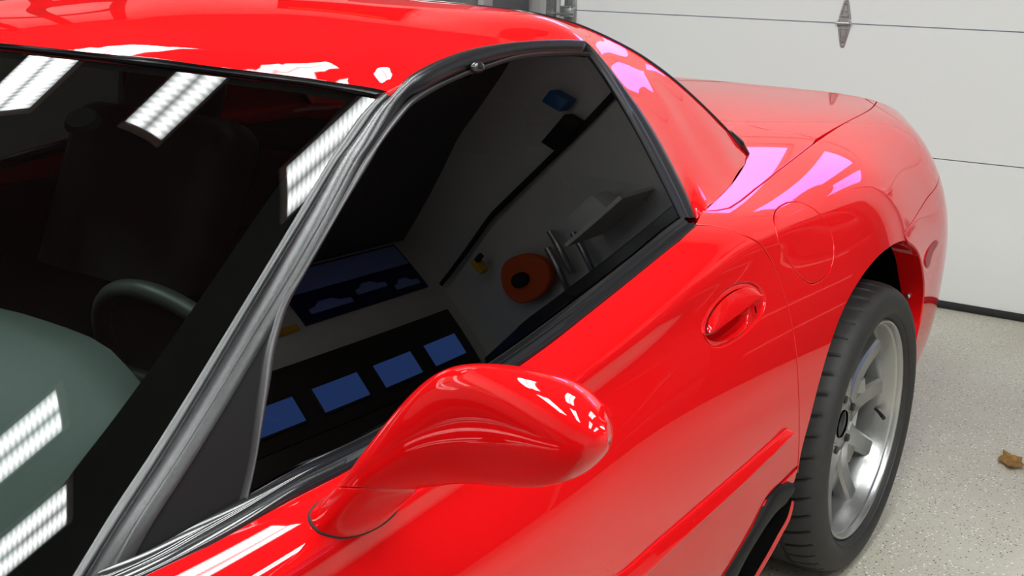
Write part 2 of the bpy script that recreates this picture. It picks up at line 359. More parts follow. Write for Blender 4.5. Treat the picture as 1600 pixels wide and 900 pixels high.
# ------------------------------------------------------------------ body shape (stations along the car, rows from sill to centre line)
ST={
-.90:[(.55,.22),(.62,.35),(.62,.45),(.60,.52),(.55,.57),(.45,.60),(.25,.62),(0,.63)],
-.5:[(.82,.18),(.88,.35),(.89,.48),(.87,.58),(.80,.66),(.65,.69),(.35,.70),(0,.71)],
0:[(.88,.18),(.925,.35),(.93,.50),(.92,.65),(.85,.74),(.65,.77),(.35,.76),(0,.77)],
.5:[(.86,.17),(.90,.33),(.905,.48),(.90,.61),(.87,.69),(.79,.745),(.45,.79),(0,.82)],
.9:[(.85,.17),(.895,.33),(.903,.48),(.898,.62),(.873,.705),(.80,.757),(.4,.80),(0,.81)],
1.4:[(.85,.17),(.892,.33),(.905,.49),(.90,.64),(.865,.735),(.80,.790),(.4,.83),(0,.84)],
1.65:[(.85,.17),(.893,.33),(.908,.50),(.896,.66),(.868,.768),(.80,.832),(.4,.87),(0,.88)],
1.95:[(.86,.17),(.898,.33),(.914,.51),(.901,.68),(.869,.812),(.79,.878),(.4,.90),(0,.905)],
2.3:[(.87,.18),(.908,.34),(.922,.53),(.911,.70),(.872,.832),(.77,.892),(.4,.912),(0,.918)],
2.65:[(.88,.18),(.916,.36),(.928,.55),(.922,.71),(.872,.85),(.74,.915),(.4,.93),(0,.935)],
3.0:[(.84,.2),(.89,.36),(.905,.54),(.897,.70),(.842,.84),(.70,.93),(.4,.945),(0,.95)],
3.3:[(.76,.25),(.835,.38),(.858,.53),(.855,.68),(.80,.83),(.66,.93),(.35,.95),(0,.955)],
3.53:[(.60,.28),(.70,.4),(.735,.53),(.74,.67),(.70,.81),(.60,.925),(.3,.95),(0,.953)],
}
XS=sorted(ST); BODY=Loft(XS,[[(x,-y,z) for y,z in ST[x]]+[(x,y,z) for y,z in ST[x][-2::-1]] for x in XS]); BODY.sgn=-1.
if normals(BODY,np.array([[1.5,2.]]))[0,1]>0: BODY.sgn=1.
class WSurf:
    """windshield height field"""
    sgn=1.
    c=np.array([1.09391, 0.52458, 0.0855, -0.26189, -0.15808, -0.59954])
    def P(s,uv):
        uv=np.atleast_2d(uv); x=uv[:,0]-1; y2=uv[:,1]**2
        return np.c_[uv,np.stack([x*0+1,x,x*x,y2,x*y2,y2*y2],1)@s.c]
WS=WSurf()
def yglass(x,z):
    d=1.16-z; return -(.60+.62*d-.32*d*d)+(.12 if x<1.5 else .02)*(1.5-x)**2
CURVES={
'header_top':[(1.15916,-0.15579,1.17825),(1.17623,-0.24198,1.17599),(1.19864,-0.31612,1.17219),(1.22809,-0.37854,1.16901),(1.25977,-0.43681,1.16232),(1.2972,-0.48832,1.15562),(1.33957,-0.53536,1.14821),(1.36961,-0.5653,1.14189),(1.40124,-0.59344,1.13523),(1.41368,-0.60533,1.13113)],
'header_low':[(1.15724,-0.15761,1.17101),(1.17374,-0.24451,1.16819),(1.19644,-0.31817,1.16446),(1.22464,-0.38197,1.15992),(1.25727,-0.43906,1.15392),(1.29486,-0.49035,1.14718),(1.33735,-0.53723,1.13969),(1.36687,-0.5676,1.13259),(1.39444,-0.59386,1.12521)],
'rail':[(1.3992,-0.6157,1.13231),(1.415,-0.61395,1.1358),(1.44212,-0.60938,1.14409),(1.4877,-0.60224,1.15635),(1.5519,-0.59529,1.16749),(1.61675,-0.59075,1.17438),(1.6818,-0.58898,1.17657),(1.78416,-0.58842,1.17595),(1.89408,-0.58963,1.17164),(1.91552,-0.59112,1.16872),(1.92693,-0.5968,1.15929),(1.94669,-0.61049,1.13635),(1.96626,-0.62878,1.10501),(1.99754,-0.6567,1.05486),(2.01893,-0.68221,1.00656),(2.03696,-0.71061,0.94941),(2.04699,-0.72742,0.91345),(2.05186,-0.74472,0.87475)],
'sail_edge':[(1.96999,-0.45,1.20885),(2.01049,-0.47,1.2),(2.05289,-0.49,1.18868),(2.09467,-0.505,1.1746),(2.13859,-0.52,1.15778),(2.20095,-0.54,1.13052),(2.29054,-0.563,1.0837),(2.38707,-0.588,1.02226),(2.46906,-0.61,0.96342),(2.51948,-0.628,0.91707)],
'sail_base':[(2.51948,-0.628,0.91707),(2.46266,-0.65,0.90554),(2.3307,-0.68,0.88373),(2.18671,-0.715,0.87966),(2.10102,-0.735,0.87875),(2.03035,-0.755,0.87991)],
'A0':[(1.40418,-0.59835,1.12642),(1.37898,-0.5998,1.11163),(1.3647,-0.60058,1.10334),(1.31666,-0.60852,1.07087),(1.29706,-0.61168,1.0578),(1.21874,-0.62905,1.00156),(1.14612,-0.64537,0.94968),(1.07807,-0.66035,0.9018),(1.01476,-0.67444,0.85743),(0.94842,-0.68854,0.81204),(0.89492,-0.69879,0.777),(0.83482,-0.71254,0.73534),(0.78942,-0.72266,0.70434)],
'A1':[(1.41875,-0.6085,1.12689),(1.39368,-0.60845,1.11351),(1.35956,-0.61359,1.0906),(1.33102,-0.61769,1.07176),(1.30651,-0.62082,1.05606),(1.22947,-0.63717,1.00091),(1.15579,-0.65264,0.9489),(1.08855,-0.6679,0.90065),(1.02652,-0.68255,0.8558),(0.96123,-0.6971,0.80984),(0.90311,-0.70886,0.77061),(0.84542,-0.71974,0.73297),(0.80004,-0.72983,0.70168)],
'A3':[(1.43414,-0.6246,1.12532),(1.37379,-0.63838,1.09959),(1.32644,-0.65031,1.07582),(1.29968,-0.65652,1.06262),(1.21763,-0.68065,1.0092),(1.14336,-0.70003,0.9598),(1.07384,-0.71529,0.91416),(1.01247,-0.728,0.87083),(0.94148,-0.74042,0.81989),(0.88524,-0.74828,0.77937),(0.84815,-0.75551,0.74411),(0.81468,-0.76289,0.70683)],
'trim_low':[(1.42564,-0.63168,1.12661),(1.45684,-0.62739,1.13448),(1.51985,-0.62047,1.14622),(1.57249,-0.61527,1.15455),(1.68717,-0.60846,1.16458),(1.75649,-0.60723,1.16556),(1.82825,-0.60744,1.16387),(1.88703,-0.609,1.16)],
'seal_out':[(1.9118,-0.60145,1.15216),(1.87854,-0.60001,1.15535),(1.77058,-0.59797,1.16091),(1.70024,-0.59945,1.15959),(1.62634,-0.60445,1.15228),(1.57978,-0.60763,1.1474),(1.53025,-0.6124,1.13976),(1.46782,-0.61844,1.12958),(1.43576,-0.62323,1.12095),(1.38225,-0.63529,1.09844),(1.3325,-0.64799,1.07328),(1.30433,-0.65532,1.058),(1.22555,-0.67808,1.00748),(1.14976,-0.69746,0.958),(1.11299,-0.70539,0.93487),(1.08889,-0.71464,0.91017),(1.07387,-0.72172,0.89125),(1.0498,-0.73647,0.85156),(1.01651,-0.75567,0.79486),(0.98729,-0.76723,0.75455)],
'seal_in':[(1.91016,-0.60384,1.14831),(1.87505,-0.60234,1.15165),(1.76546,-0.60158,1.15517),(1.69511,-0.60319,1.1536),(1.62458,-0.6081,1.14634),(1.58445,-0.6109,1.14203),(1.52545,-0.61619,1.1335),(1.47345,-0.62257,1.12275),(1.4319,-0.62855,1.11185),(1.39697,-0.63647,1.09708),(1.34523,-0.64926,1.07191),(1.32158,-0.65639,1.05745),(1.23571,-0.67953,1.00597),(1.16066,-0.69934,0.95601),(1.12824,-0.70822,0.93183),(1.10368,-0.71755,0.90696),(1.08839,-0.72467,0.88791),(1.07132,-0.73439,0.86176),(1.0477,-0.74599,0.82807),(1.02436,-0.75748,0.79251),(0.99928,-0.76825,0.75575)],
'pillar_rear_in':[(1.91571,-0.60151,1.15195),(1.9292,-0.61911,1.1225),(1.95177,-0.65804,1.05401),(1.97358,-0.69872,0.97609),(1.99988,-0.74117,0.8853),(2.00455,-0.74688,0.8721)],
'belt_in':[(0.8409,-0.7503,0.74431),(0.89826,-0.75771,0.7479),(0.95186,-0.76236,0.75555),(1.00221,-0.76637,0.7619),(1.04698,-0.76927,0.76792),(1.09079,-0.77186,0.77315),(1.17973,-0.77785,0.77797),(1.26945,-0.78014,0.78759),(1.41038,-0.78024,0.80135),(1.55871,-0.77402,0.81931),(1.70648,-0.76533,0.83868),(1.83841,-0.75608,0.85725),(1.93835,-0.74771,0.87307),(2.00578,-0.74331,0.8802)],
'belt_out':[(0.7932,-0.79,0.75642),(0.85527,-0.795,0.75452),(0.92574,-0.799,0.75636),(0.96439,-0.8,0.75808),(1.0321,-0.8,0.7624),(1.09915,-0.802,0.76367),(1.19567,-0.803,0.7698),(1.31477,-0.803,0.77897),(1.43838,-0.803,0.79329),(1.51189,-0.803,0.8043),(1.58909,-0.802,0.81829),(1.68468,-0.8,0.83518),(1.78479,-0.797,0.85241),(1.90188,-0.79,0.86928),(1.97186,-0.785,0.88133)],
'door_top':[(0.85618,5.03127),(0.92532,4.99822),(0.96504,4.99506),(1.03386,4.99571),(1.1005,4.98405),(1.19751,4.98338),(1.31624,4.98751),(1.43868,4.98978),(1.51116,4.98875),(1.58857,4.99329),(1.68277,4.99343),(1.78199,4.99336),(1.89772,5.00179),(1.97859,5.03312)],
'door_rear':[(1.98419,5.04307),(2.00077,4.95536),(2.01409,4.82981),(2.02508,4.6316),(2.06319,4.28327),(2.09491,3.90025),(2.11456,3.4921),(2.12983,3.08825),(2.14429,2.63738),(2.15777,2.26807),(2.1759,1.89632),(2.20698,1.39315)],
'door_low':[(2.20485,1.38388),(2.13023,1.36145),(2.06815,1.32217),(2.04569,1.14778),(2.01862,0.93153),(1.98242,0.73007),(1.96359,0.62107)],
'deck_seam':[(3.51973,5.13133),(3.00056,5.14758),(2.7089,5.1367),(2.44327,5.11215),(2.28417,5.07305),(2.18401,5.03275),(2.11798,5.01543),(2.08265,5.05331),(2.05591,5.11669)],
'lid_front':[(2.89818,6.2674),(2.81782,5.96331),(2.79411,5.7116),(2.77203,5.54937),(2.7778,5.36562),(2.76262,5.1617)],
'sail_foot':[(2.53688,5.43095),(2.44428,5.34079),(2.26377,5.22171),(2.13017,5.14675),(2.05778,5.11115)],
'tail_top':[(3.51973,5.13133),(3.51323,5.33409),(3.49828,5.56859),(3.47994,6.13658)],
'bumper_seam':[(2.72774,3.2641),(2.85448,3.37477),(3.02626,3.55064),(3.15446,3.63853),(3.28403,3.75438)],
'arch':[(2.21244,1.26063),(2.21194,1.55434),(2.22946,1.82088),(2.25478,2.14382),(2.30363,2.53612),(2.35695,2.79766),(2.422,2.99247),(2.49188,3.12351),(2.5676,3.20124),(2.64301,3.21494),(2.72549,3.16911),(2.79577,3.03439),(2.85847,2.83133),(2.9087,2.55529),(2.95197,2.22533),(2.96761,1.98008),(2.96647,1.76116),(2.95241,1.51949),(2.94829,1.26328),(2.96867,0.94863)],
'fuel':[(2.16282,4.60443),(2.21645,4.72179),(2.25597,4.72833),(2.29151,4.67189),(2.31462,4.47262),(2.33473,4.1677),(2.35349,3.8409),(2.34744,3.57454),(2.32316,3.39192),(2.28918,3.30964),(2.24371,3.31509),(2.20566,3.42962),(2.17607,3.61682),(2.14805,3.88494),(2.13244,4.22148)],
'handle_out':[(1.82543,3.66835),(1.83868,3.80234),(1.86965,3.90557),(1.91555,3.94043),(1.96616,3.89715),(2.00641,3.80292),(2.03696,3.66421),(2.04892,3.51784),(2.04178,3.39425),(2.01455,3.30882),(1.97113,3.26856),(1.91964,3.2653),(1.8723,3.30194),(1.8425,3.39748),(1.8293,3.51756)],
'handle_in':[(1.83577,3.61198),(1.85176,3.7423),(1.88762,3.82835),(1.93144,3.84472),(1.97437,3.79248),(2.00722,3.71338),(2.02483,3.62414),(2.0265,3.56413),(1.99039,3.53142),(1.97932,3.41842),(1.96289,3.33612),(1.92675,3.31379),(1.87759,3.36195),(1.84744,3.45274),(1.83625,3.52977)],
'foot':[(1.02821,4.84027),(1.02152,4.77414),(1.02006,4.68112),(1.02753,4.56523),(1.04237,4.43137),(1.06383,4.31587),(1.08826,4.25205),(1.10706,4.26622),(1.12095,4.35126),(1.12518,4.52131),(1.12018,4.6844),(1.10617,4.80471),(1.08565,4.86849),(1.06072,4.8895),(1.04055,4.87785)],
'skirt_low':[(2.21382,-0.905,0.32828),(2.20242,-0.903,0.29645),(2.17382,-0.898,0.27091),(2.1487,-0.893,0.2456),(2.12336,-0.888,0.22336),(2.10137,-0.885,0.20721)],
'skirt_red':[(2.22352,-0.905,0.32047),(2.22009,-0.903,0.2879),(2.19481,-0.898,0.25935),(2.16924,-0.893,0.23393),(2.14344,-0.888,0.21163),(2.12081,-0.885,0.19691)],
'flap_up':[(1.83857,3.57933),(1.85029,3.70332),(1.87512,3.78536),(1.91243,3.82665),(1.95151,3.81632),(1.9878,3.76795),(2.0153,3.67816),(2.03175,3.56903)],
'flap_low':[(1.83791,3.56505),(1.87151,3.54442),(1.92748,3.54356),(1.98685,3.55487),(2.03135,3.5619)],
'lock':[(2.0029,3.45098)],
'mould_up':[(2.11665,1.95865),(2.03886,1.95857),(1.91502,1.94524),(1.78747,1.93054),(1.66057,1.91699),(1.53903,1.9139)],
'mould_low':[(2.13041,1.90383),(2.08276,1.8721),(1.99886,1.82445),(1.91473,1.78622),(1.76689,1.73712),(1.61706,1.67436)],
'mir_a':[(1.01375,-0.84437,0.76556),(1.01511,-0.84676,0.77202),(1.01829,-0.85888,0.78621),(1.01957,-0.87862,0.80523),(1.02006,-0.89535,0.82799),(1.02052,-0.91742,0.85823),(1.01832,-0.94335,0.89135),(1.01731,-0.97095,0.92456),(1.00966,-1.00051,0.95295),(1.00307,-1.028,0.97032),(0.9922,-1.06163,0.98137),(0.98561,-1.09389,0.98926),(0.98253,-1.12364,0.99407),(0.98061,-1.14748,0.99576),(0.98032,-1.16631,0.9939),(0.98122,-1.17907,0.98936),(0.98132,-1.18899,0.98085)],
'mir_b':[(1.06027,-0.91154,0.76607),(1.06413,-0.9166,0.77443),(1.06468,-0.92525,0.78792),(1.06291,-0.94213,0.80387),(1.05829,-0.95856,0.8125),(1.05373,-0.98224,0.82512),(1.04547,-1.0095,0.83811),(1.03777,-1.03899,0.84832),(1.02473,-1.06907,0.86017),(1.01412,-1.09434,0.87039),(0.99931,-1.12078,0.88436),(0.9882,-1.14382,0.89756),(0.98032,-1.16282,0.9099),(0.97505,-1.17738,0.92037),(0.97369,-1.18864,0.93046),(0.97482,-1.1955,0.9383),(0.97662,-1.19965,0.94614)],
'marker':[(3.0435,2.85411),(3.05773,2.79207),(3.00297,2.70073),(2.9792,2.57678),(2.96091,2.51812),(2.92747,2.61116),(2.93099,2.72308),(2.97311,2.80758)],
'knob':[(1.58786,-0.6149,1.15181)],
'mirror_base':[(1.12,-0.37219,1.13624)],
'skirt_edge':[(2.17435,-0.914,0.38267),(2.12008,-0.913,0.39411),(2.08316,-0.911,0.38524),(2.04199,-0.905,0.35139),(2.00122,-0.898,0.31923),(1.95414,-0.889,0.28031)],
'skirt_in':[(2.18915,-0.912,0.35313),(2.16357,-0.912,0.34369),(2.1181,-0.91,0.34072),(2.07851,-0.902,0.31506),(2.03884,-0.894,0.28133),(2.0145,-0.888,0.24838)],
}
CURVES={k:np.array(v) for k,v in CURVES.items()}
C=CURVES
# ------------------------------------------------------------------ room shell
XD, YAWD = 4.8689, -0.0322            # garage door plane: x = XD + tan(YAWD)*y
def dx(y): return XD+math.tan(YAWD)*y
X0, Y0, Y1 = -4.2, -4.0, 4.2
tag(box('floor',(X0-.2,Y0-.2,-.1),(5.6,Y1+.2,0),FLOORM),kind='structure')
tag(box('ceiling',(X0-.2,Y0-.2,CEIL_Z),(5.6,Y1+.2,CEIL_Z+.1),CEILM),kind='structure')
tag(box('wall_left',(X0-.2,Y0-.2,0),(5.6,Y0,CEIL_Z),WALLW),kind='structure')
tag(box('wall_right',(X0-.2,Y1,0),(5.6,Y1+.2,CEIL_Z),WALLW),kind='structure')
tag(box('wall_front',(X0-.2,Y0,0),(X0,Y1,CEIL_Z),WALLW),kind='structure')
DL, DR, DH = 1.30, -1.36, 2.16        # door opening
bm=bmesh.new()
def wbox(bm,y0,y1,z0,z1,x0=.03,x1=.2):
    v=[bm.verts.new((dx(y)+x,y,z)) for z in (z0,z1) for y in (y0,y1) for x in (x0,x1)]
    for f in ((0,1,3,2),(4,6,7,5),(0,4,5,1),(2,3,7,6),(0,2,6,4),(1,5,7,3)): bm.faces.new([v[i] for i in f])
wbox(bm,DL+.03,Y1,0,CEIL_Z); wbox(bm,Y0,DR-.03,0,CEIL_Z); wbox(bm,DR-.03,DL+.03,DH,CEIL_Z)
bmesh.ops.recalc_face_normals(bm,faces=bm.faces); me=bpy.data.meshes.new('wall_rear'); bm.to_mesh(me); bm.free()
tag(link('wall_rear',me,WALLW),kind='structure')
# sectional door
gd=empty('garage_door',(dx(0),0,0)); tag(gd,'white sectional garage door behind the red car','door')
WINS=[(-1.16,-.63),(-.51,.02),(.14,.67),(.79,1.22)]
SE=[.018,.5852,1.0757,1.60,2.13]
for a,b in zip(SE[:-1],SE[1:]):
    bm=bmesh.new(); prof=[(0,a),(-.003,a+.0015),(-.003,b-.0045),(.0,b-.003),(.012,b-.003),(.040,b-.003),(.040,a)]
    ring=[]
    for y in (DR,DL): ring.append([bm.verts.new((dx(y)-.02+h,y,z)) for h,z in prof])
    for i in range(len(prof)): j=(i+1)%len(prof); bm.faces.new((ring[0][i],ring[0][j],ring[1][j],ring[1][i]))
    bm.faces.new(ring[0]); bm.faces.new(ring[1][::-1]); bmesh.ops.recalc_face_normals(bm,faces=bm.faces)
    me=bpy.data.meshes.new('door_panel'); bm.to_mesh(me); bm.free(); rel(link('door_panel',me,DOORWHITE),gd)
A=[(dx(y)-.028,y,.020) for y in (DR,DL)]; B=[(dx(y)-.028,y,.0) for y in (DR,DL)]
o=band('bottom_seal',[(dx(y)-.026,y,.030) for y in (DR,-.1,DL)],[(dx(y)-.030,y,.002) for y in (DR,-.1,DL)],BLK_MATT,prof=((0,-.02),(0,.002),(.3,.008),(.7,.008),(1,.003),(1,-.02)),n=8,out=(-1,0,0)); rel(o,gd)
for y0_,y1_ in WINS:
    fr_=box('window_frame',(dx(y0_)-.034,y0_-.03,1.66),(dx(y0_)-.016,y1_+.03,2.06),DOORWHITE,bev=.004); rel(fr_,gd)
    pn=box('window_pane',(dx(y0_)-.036,y0_,1.69),(dx(y0_)-.0345,y1_,2.03),DAYPANE); pn.parent=fr_
def hinge(y,z,end=False):
    """galvanised diamond hinge: two leaves, knuckle, pin, screws"""
    x=dx(y)-.024
    def leaf(s):
        pts=[(-.022,.006*s),(.022,.006*s),(.024,.022*s),(.010,.085*s),(.006,.094*s),(-.006,.094*s),(-.010,.085*s),(-.024,.022*s)]
        bm=bmesh.new(); lo=[bm.verts.new((0,a,b)) for a,b in pts]
        f=bm.faces.new(lo); r=bmesh.ops.extrude_face_region(bm,geom=[f]); 
        for v in r['geom']:
            if isinstance(v,bmesh.types.BMVert): v.co.x-=.003
        bmesh.ops.recalc_face_normals(bm,faces=bm.faces)
        bmesh.ops.bevel(bm,geom=[e for e in bm.edges if all(v.co.x<-.001 for v in e.verts)],offset=.0012,segments=2,affect='EDGES')
        # raised rib frame
        inner=[(-.012,.026*s),(.012,.026*s),(.004,.070*s),(-.004,.070*s)]; outp=[(-.016,.022*s),(.016,.022*s),(.006,.076*s),(-.006,.076*s)]
        vi=[bm.verts.new((-.003,a,b)) for a,b in inner]; vo=[bm.verts.new((-.003,a,b)) for a,b in outp]; vt=[bm.verts.new((-.0075,(a+c)/2,(b+d)/2)) for (a,b),(c,d) in zip(inner,outp)]
        for i in range(4):
            j=(i+1)%4; bm.faces.new((vi[i],vi[j],vt[j],vt[i])); bm.faces.new((vt[i],vt[j],vo[j],vo[i]))
        bmesh.ops.recalc_face_normals(bm,faces=bm.faces)
        me=bpy.data.meshes.new('hinge_leaf'); bm.to_mesh(me); bm.free(); me.transform(Matrix.Translation((x,y,z))); return me
    h=rel(link('hinge',leaf(1),STEEL),gd)
    def sub(o): o.parent=h; return o
    sub(link('hinge_leaf',leaf(-1),STEEL))
    sub(tube('hinge_knuckle',[(x-.012,y-.024,z),(x-.012,y,z),(x-.012,y+.024,z)],.0075,STEEL,n=4,seg=16))
    sub(tube('hinge_pin',[(x-.012,y-.031,z),(x-.012,y,z),(x-.012,y+.031,z)],.0042,STEEL,n=4,seg=12))
    sub(box('hinge_web',(x-.014,y-.024,z-.014),(x,y-.020,z+.014),STEEL,bev=.001)); sub(box('hinge_web',(x-.014,y+.020,z-.014),(x,y+.024,z+.014),STEEL,bev=.001))
    for (a,b) in ((0,.048),(-.010,.028),(.010,.028),(0,-.048),(0,-.086),(0,.086)):
        bm=bmesh.new(); bmesh.ops.create_cone(bm,cap_ends=True,segments=6,radius1=.0042,radius2=.0038,depth=.004)
        me=bpy.data.meshes.new('hinge_screw'); bm.to_mesh(me); bm.free(); me.transform(Matrix.Translation((x-.006,y+a,z+b))@Matrix.Rotation(math.pi/2,4,'Y')); sub(link('hinge_screw',me,STEEL))
    if end:
        sub(box('roller_bracket',(x-.045,y-.028,z-.03),(x-.002,y+.028,z+.008),STEEL,bev=.003))
        sub(box('roller_plate',(x-.007,y-.032,z-.075),(x-.001,y+.03,z+.11),STEEL,bev=.002))
        sub(tube('roller_stem',[(x-.042,y-.045,z-.018),(x-.042,y,z-.018),(x-.042,y+.085,z-.018)],.0055,STEEL,n=4,seg=12))
        sub(tube('roller_stem',[(x-.038,y-.022,z+.012),(x-.038,y,z+.012),(x-.038,y+.03,z+.012)],.0055,STEEL,n=4,seg=12))
        sub(lathe('roller',[(.0,-.008),(.020,-.008),(.020,.008),(.0,.008)],STEEL,seg=24,centre=(x-.042,y+.078,z-.018)))
for y,e in ((.004,0),(1.247,1),(-1.30,1)): hinge(y,SE[2],e)
for y,e in ((.004,0),(1.247,1),(-1.30,1)): hinge(y,SE[1],e)
for y,s in ((DL+.03,1),(DR-.03,-1)):
    t=empty('door_track',(dx(y),y,0)); tag(t,'galvanised vertical track %s of the white garage door'%('at the far side' if s>0 else 'at the near side'),'door track')
    a=box('track_web',(dx(y)-.075,y+.012*s-.001,0.02),(dx(y)-.02,y+.012*s+.001,2.2),STEEL); rel(a,t)
    rel(box('track_flange',(dx(y)-.078,min(y+.012*s,y-.012*s),.02),(dx(y)-.074,max(y+.012*s,y-.012*s),2.2),STEEL),t)
    rel(box('track_flange',(dx(y)-.022,min(y+.012*s,y-.004*s),.02),(dx(y)-.018,max(y+.012*s,y-.004*s),2.2),STEEL),t)
# things against the rear wall beyond the car
cb=empty('steel_cabinet',(4.45,1.75,0)); tag(cb,'dark grey steel cabinet against the back wall beside the garage door','cabinet')
rel(box('body',(4.35,1.42,0),(4.76,2.15,1.04),CABGREY,bev=.006),cb)
rel(box('upper_body',(4.36,1.44,1.045),(4.76,2.13,1.9),CABGREY,bev=.006),cb)
rel(box('cabinet_door',(4.335,1.45,.1),(4.35,1.78,1.0),CABGREY,bev=.004),cb); rel(box('cabinet_door',(4.335,1.80,.1),(4.35,2.12,1.0),CABGREY,bev=.004),cb)
rel(box('edge_post',(4.33,1.385,0),(4.40,1.415,1.95),mat('light_grey_post',(.30,.30,.29),.5),bev=.003),cb)
tag(box('cardboard_box',(4.2,2.32,1.0),(4.7,2.72,1.32),CARD,bev=.004),'brown cardboard box behind the roof of the car','box')
tag(box('storage_bin',(4.3,2.20,1.0),(4.7,2.30,1.3),BLUEP,bev=.004),'blue plastic bin beside the cardboard box','bin')
tag(box('workbench',(4.15,2.18,.0),(4.72,3.3,.98),WOOD,bev=.004),'wooden bench carrying boxes behind the car','bench')
tag(box('storage_carton',(4.3,2.9,1.0),(4.7,3.2,1.3),WALLW,bev=.004),'white carton at the far end of the bench','box')
# reflected surroundings, all outside the frame
tc_=empty('tool_chest',(4.6,-2.5,0)); tag(tc_,'tall black tool chest against the rear wall right of the garage door','tool chest')
rel(box('body',(4.40,-3.5,0),(4.95,-1.75,1.42),BLK_SATIN,bev=.01),tc_)
for k in range(5):
    for y_ in (-3.48,-2.61):
        dw=box('drawer',(4.385,y_,.12+.25*k),(4.40,y_+.84,.34+.25*k),BLK_SATIN,bev=.004); rel(dw,tc_); hd_=box('drawer_handle',(4.37,y_+.2,.30+.25*k),(4.385,y_+.64,.315+.25*k),STEEL); hd_.parent=dw
rl=empty('hose_reel',(4.9,-3.1,1.8)); tag(rl,'orange hose reel on the rear wall above the tool chest','reel')
rel(lathe('reel_disc',[(.0,-.03),(.19,-.03),(.20,-.02),(.20,.02),(0,.02)],ORANGE,seg=40,centre=(0,0,0)),rl); rl.children[0].matrix_parent_inverse=Matrix.Identity(4); rl.children[0].rotation_euler=(0,0,-math.pi/2); rl.children[0].location=(0,0,0)
hb_=lathe('reel_hub',[(.0,-.07),(.06,-.07),(.06,.0),(0,.0)],BLK_MATT,seg=24); hb_.parent=rl; hb_.rotation_euler=(0,0,-math.pi/2)
dr_=box('cordless_drill',(4.8,-3.36,2.08),(4.9,-3.30,2.22),YELLOW,bev=.01); tag(dr_,'yellow cordless drill hanging on the rear wall','drill'); q_=box('drill_chuck',(4.8,-3.30,2.17),(4.85,-3.22,2.21),BLK_MATT,bev=.005); q_.parent=dr_
tag(box('wall_shelf',(4.6,-2.55,1.70),(4.97,-2.1,1.73),WALLW,bev=.004),'white shelf on the rear wall right of the garage door','shelf')
tag(box('paper_roll',(4.7,-2.5,1.735),(4.9,-2.25,1.90),DOORWHITE,bev=.03),'white roll standing on the wall shelf','roll')
tag(tube('wall_conduit',[(4.93,-1.6,2.30),(4.93,-2.6,2.36),(4.93,-3.9,2.36)],.022,BLK_MATT,n=20),'black conduit along the rear wall above the shelf','pipe')
tag(box('conduit_box',(4.86,-2.25,2.33),(4.95,-2.0,2.45),BLK_MATT,bev=.006),'black junction box on the wall conduit','box')
for k,(y_,z_) in enumerate([(-2.75,1.62),(-2.85,1.75),(-2.95,1.66)]):
    tag(tube('bar_clamp',[(4.93,y_,z_-.15),(4.90,y_+.06,z_),(4.93,y_+.1,z_+.22)],.02,STEEL,n=10),['short','middle','long'][k]+' steel bar clamp hanging above the tool chest','clamp')
tag(box('blue_can',(4.85,-2.0,2.48),(4.95,-1.9,2.62),BLUEP,bev=.01),'blue can beside the conduit box','can')
ld=empty('side_garage_door',(4.0,Y0,0)); tag(ld,'dark brown sectional garage door in the left wall','door')
DKB=mat('dark_brown_door',(.035,.028,.022),.5)
for a,b_ in ((.02,.53),(.535,1.06),(1.065,1.5),(1.505,2.12)): rel(box('door_panel',(2.45,Y0,a),(4.85,Y0+.05,b_),DKB,bev=.004),ld)
for k in range(4): 
    f_=box('window_frame',(2.62+.56*k,Y0+.05,1.62),(3.06+.56*k,Y0+.065,1.88),DKB,bev=.003); rel(f_,ld); q_=box('window_pane',(2.64+.56*k,Y0+.065,1.64),(3.04+.56*k,Y0+.067,1.86),emit_mat('dusk_pane',(.10,.22,.75),1.6)); q_.parent=f_
sg=empty('wall_poster',(4.2,Y0,2.7)); tag(sg,'blue poster of parked cars high on the left wall','poster')
NAVY=mat('poster_navy',(.01,.015,.08),.4); PB=mat('poster_blue',(.30,.42,1.0),.5)
rel(box('poster_board',(3.5,Y0+.002,2.42),(4.86,Y0+.02,2.97),NAVY),sg)
for x_,z_,L_ in ((3.6,2.50,.42),(4.1,2.55,.34),(4.5,2.48,.30)):
    V_=[(x_,Y0+.022,z_),(x_+L_,Y0+.022,z_),(x_+L_,Y0+.022,z_+.05),(x_+L_*.75,Y0+.022,z_+.06),(x_+L_*.6,Y0+.022,z_+.10),(x_+L_*.3,Y0+.022,z_+.10),(x_+L_*.15,Y0+.022,z_+.06),(x_,Y0+.022,z_+.05)]
    rel(pydata('poster_car',V_,[tuple(range(8))],PB),sg)
rel(box('poster_sky',(3.52,Y0+.02,2.72),(4.84,Y0+.0225,2.95),PB),sg)
tag(box('yellow_bracket',(3.2,Y0,2.40),(3.42,Y0+.04,2.45),YELLOW),'yellow bracket on the left wall beside the poster','bracket')
fs=empty('glazed_partition',(3.7,Y1,2.2)); tag(fs,'dark framed glazed partition high on the right wall','partition')
rel(box('partition_frame',(3.0,Y1-.03,1.55),(4.5,Y1-.005,2.95),DKB),fs)
for k in range(3):
    for m_ in range(2): rel(box('partition_pane',(3.07+.48*k,Y1-.034,1.65+.66*m_),(3.43+.48*k,Y1-.031,2.2+.66*m_),WALLW),fs)
bn=empty('wall_banner',(4.8,2.6,2.5)); tag(bn,'black banner with a gold edge on the rear wall above the bench','banner')
rel(box('banner_cloth',(4.77,2.02,2.2),(4.778,3.05,2.72),BLK_MATT),bn); rel(box('banner_edge',(4.765,2.1,2.62),(4.77,2.95,2.66),YELLOW),bn)
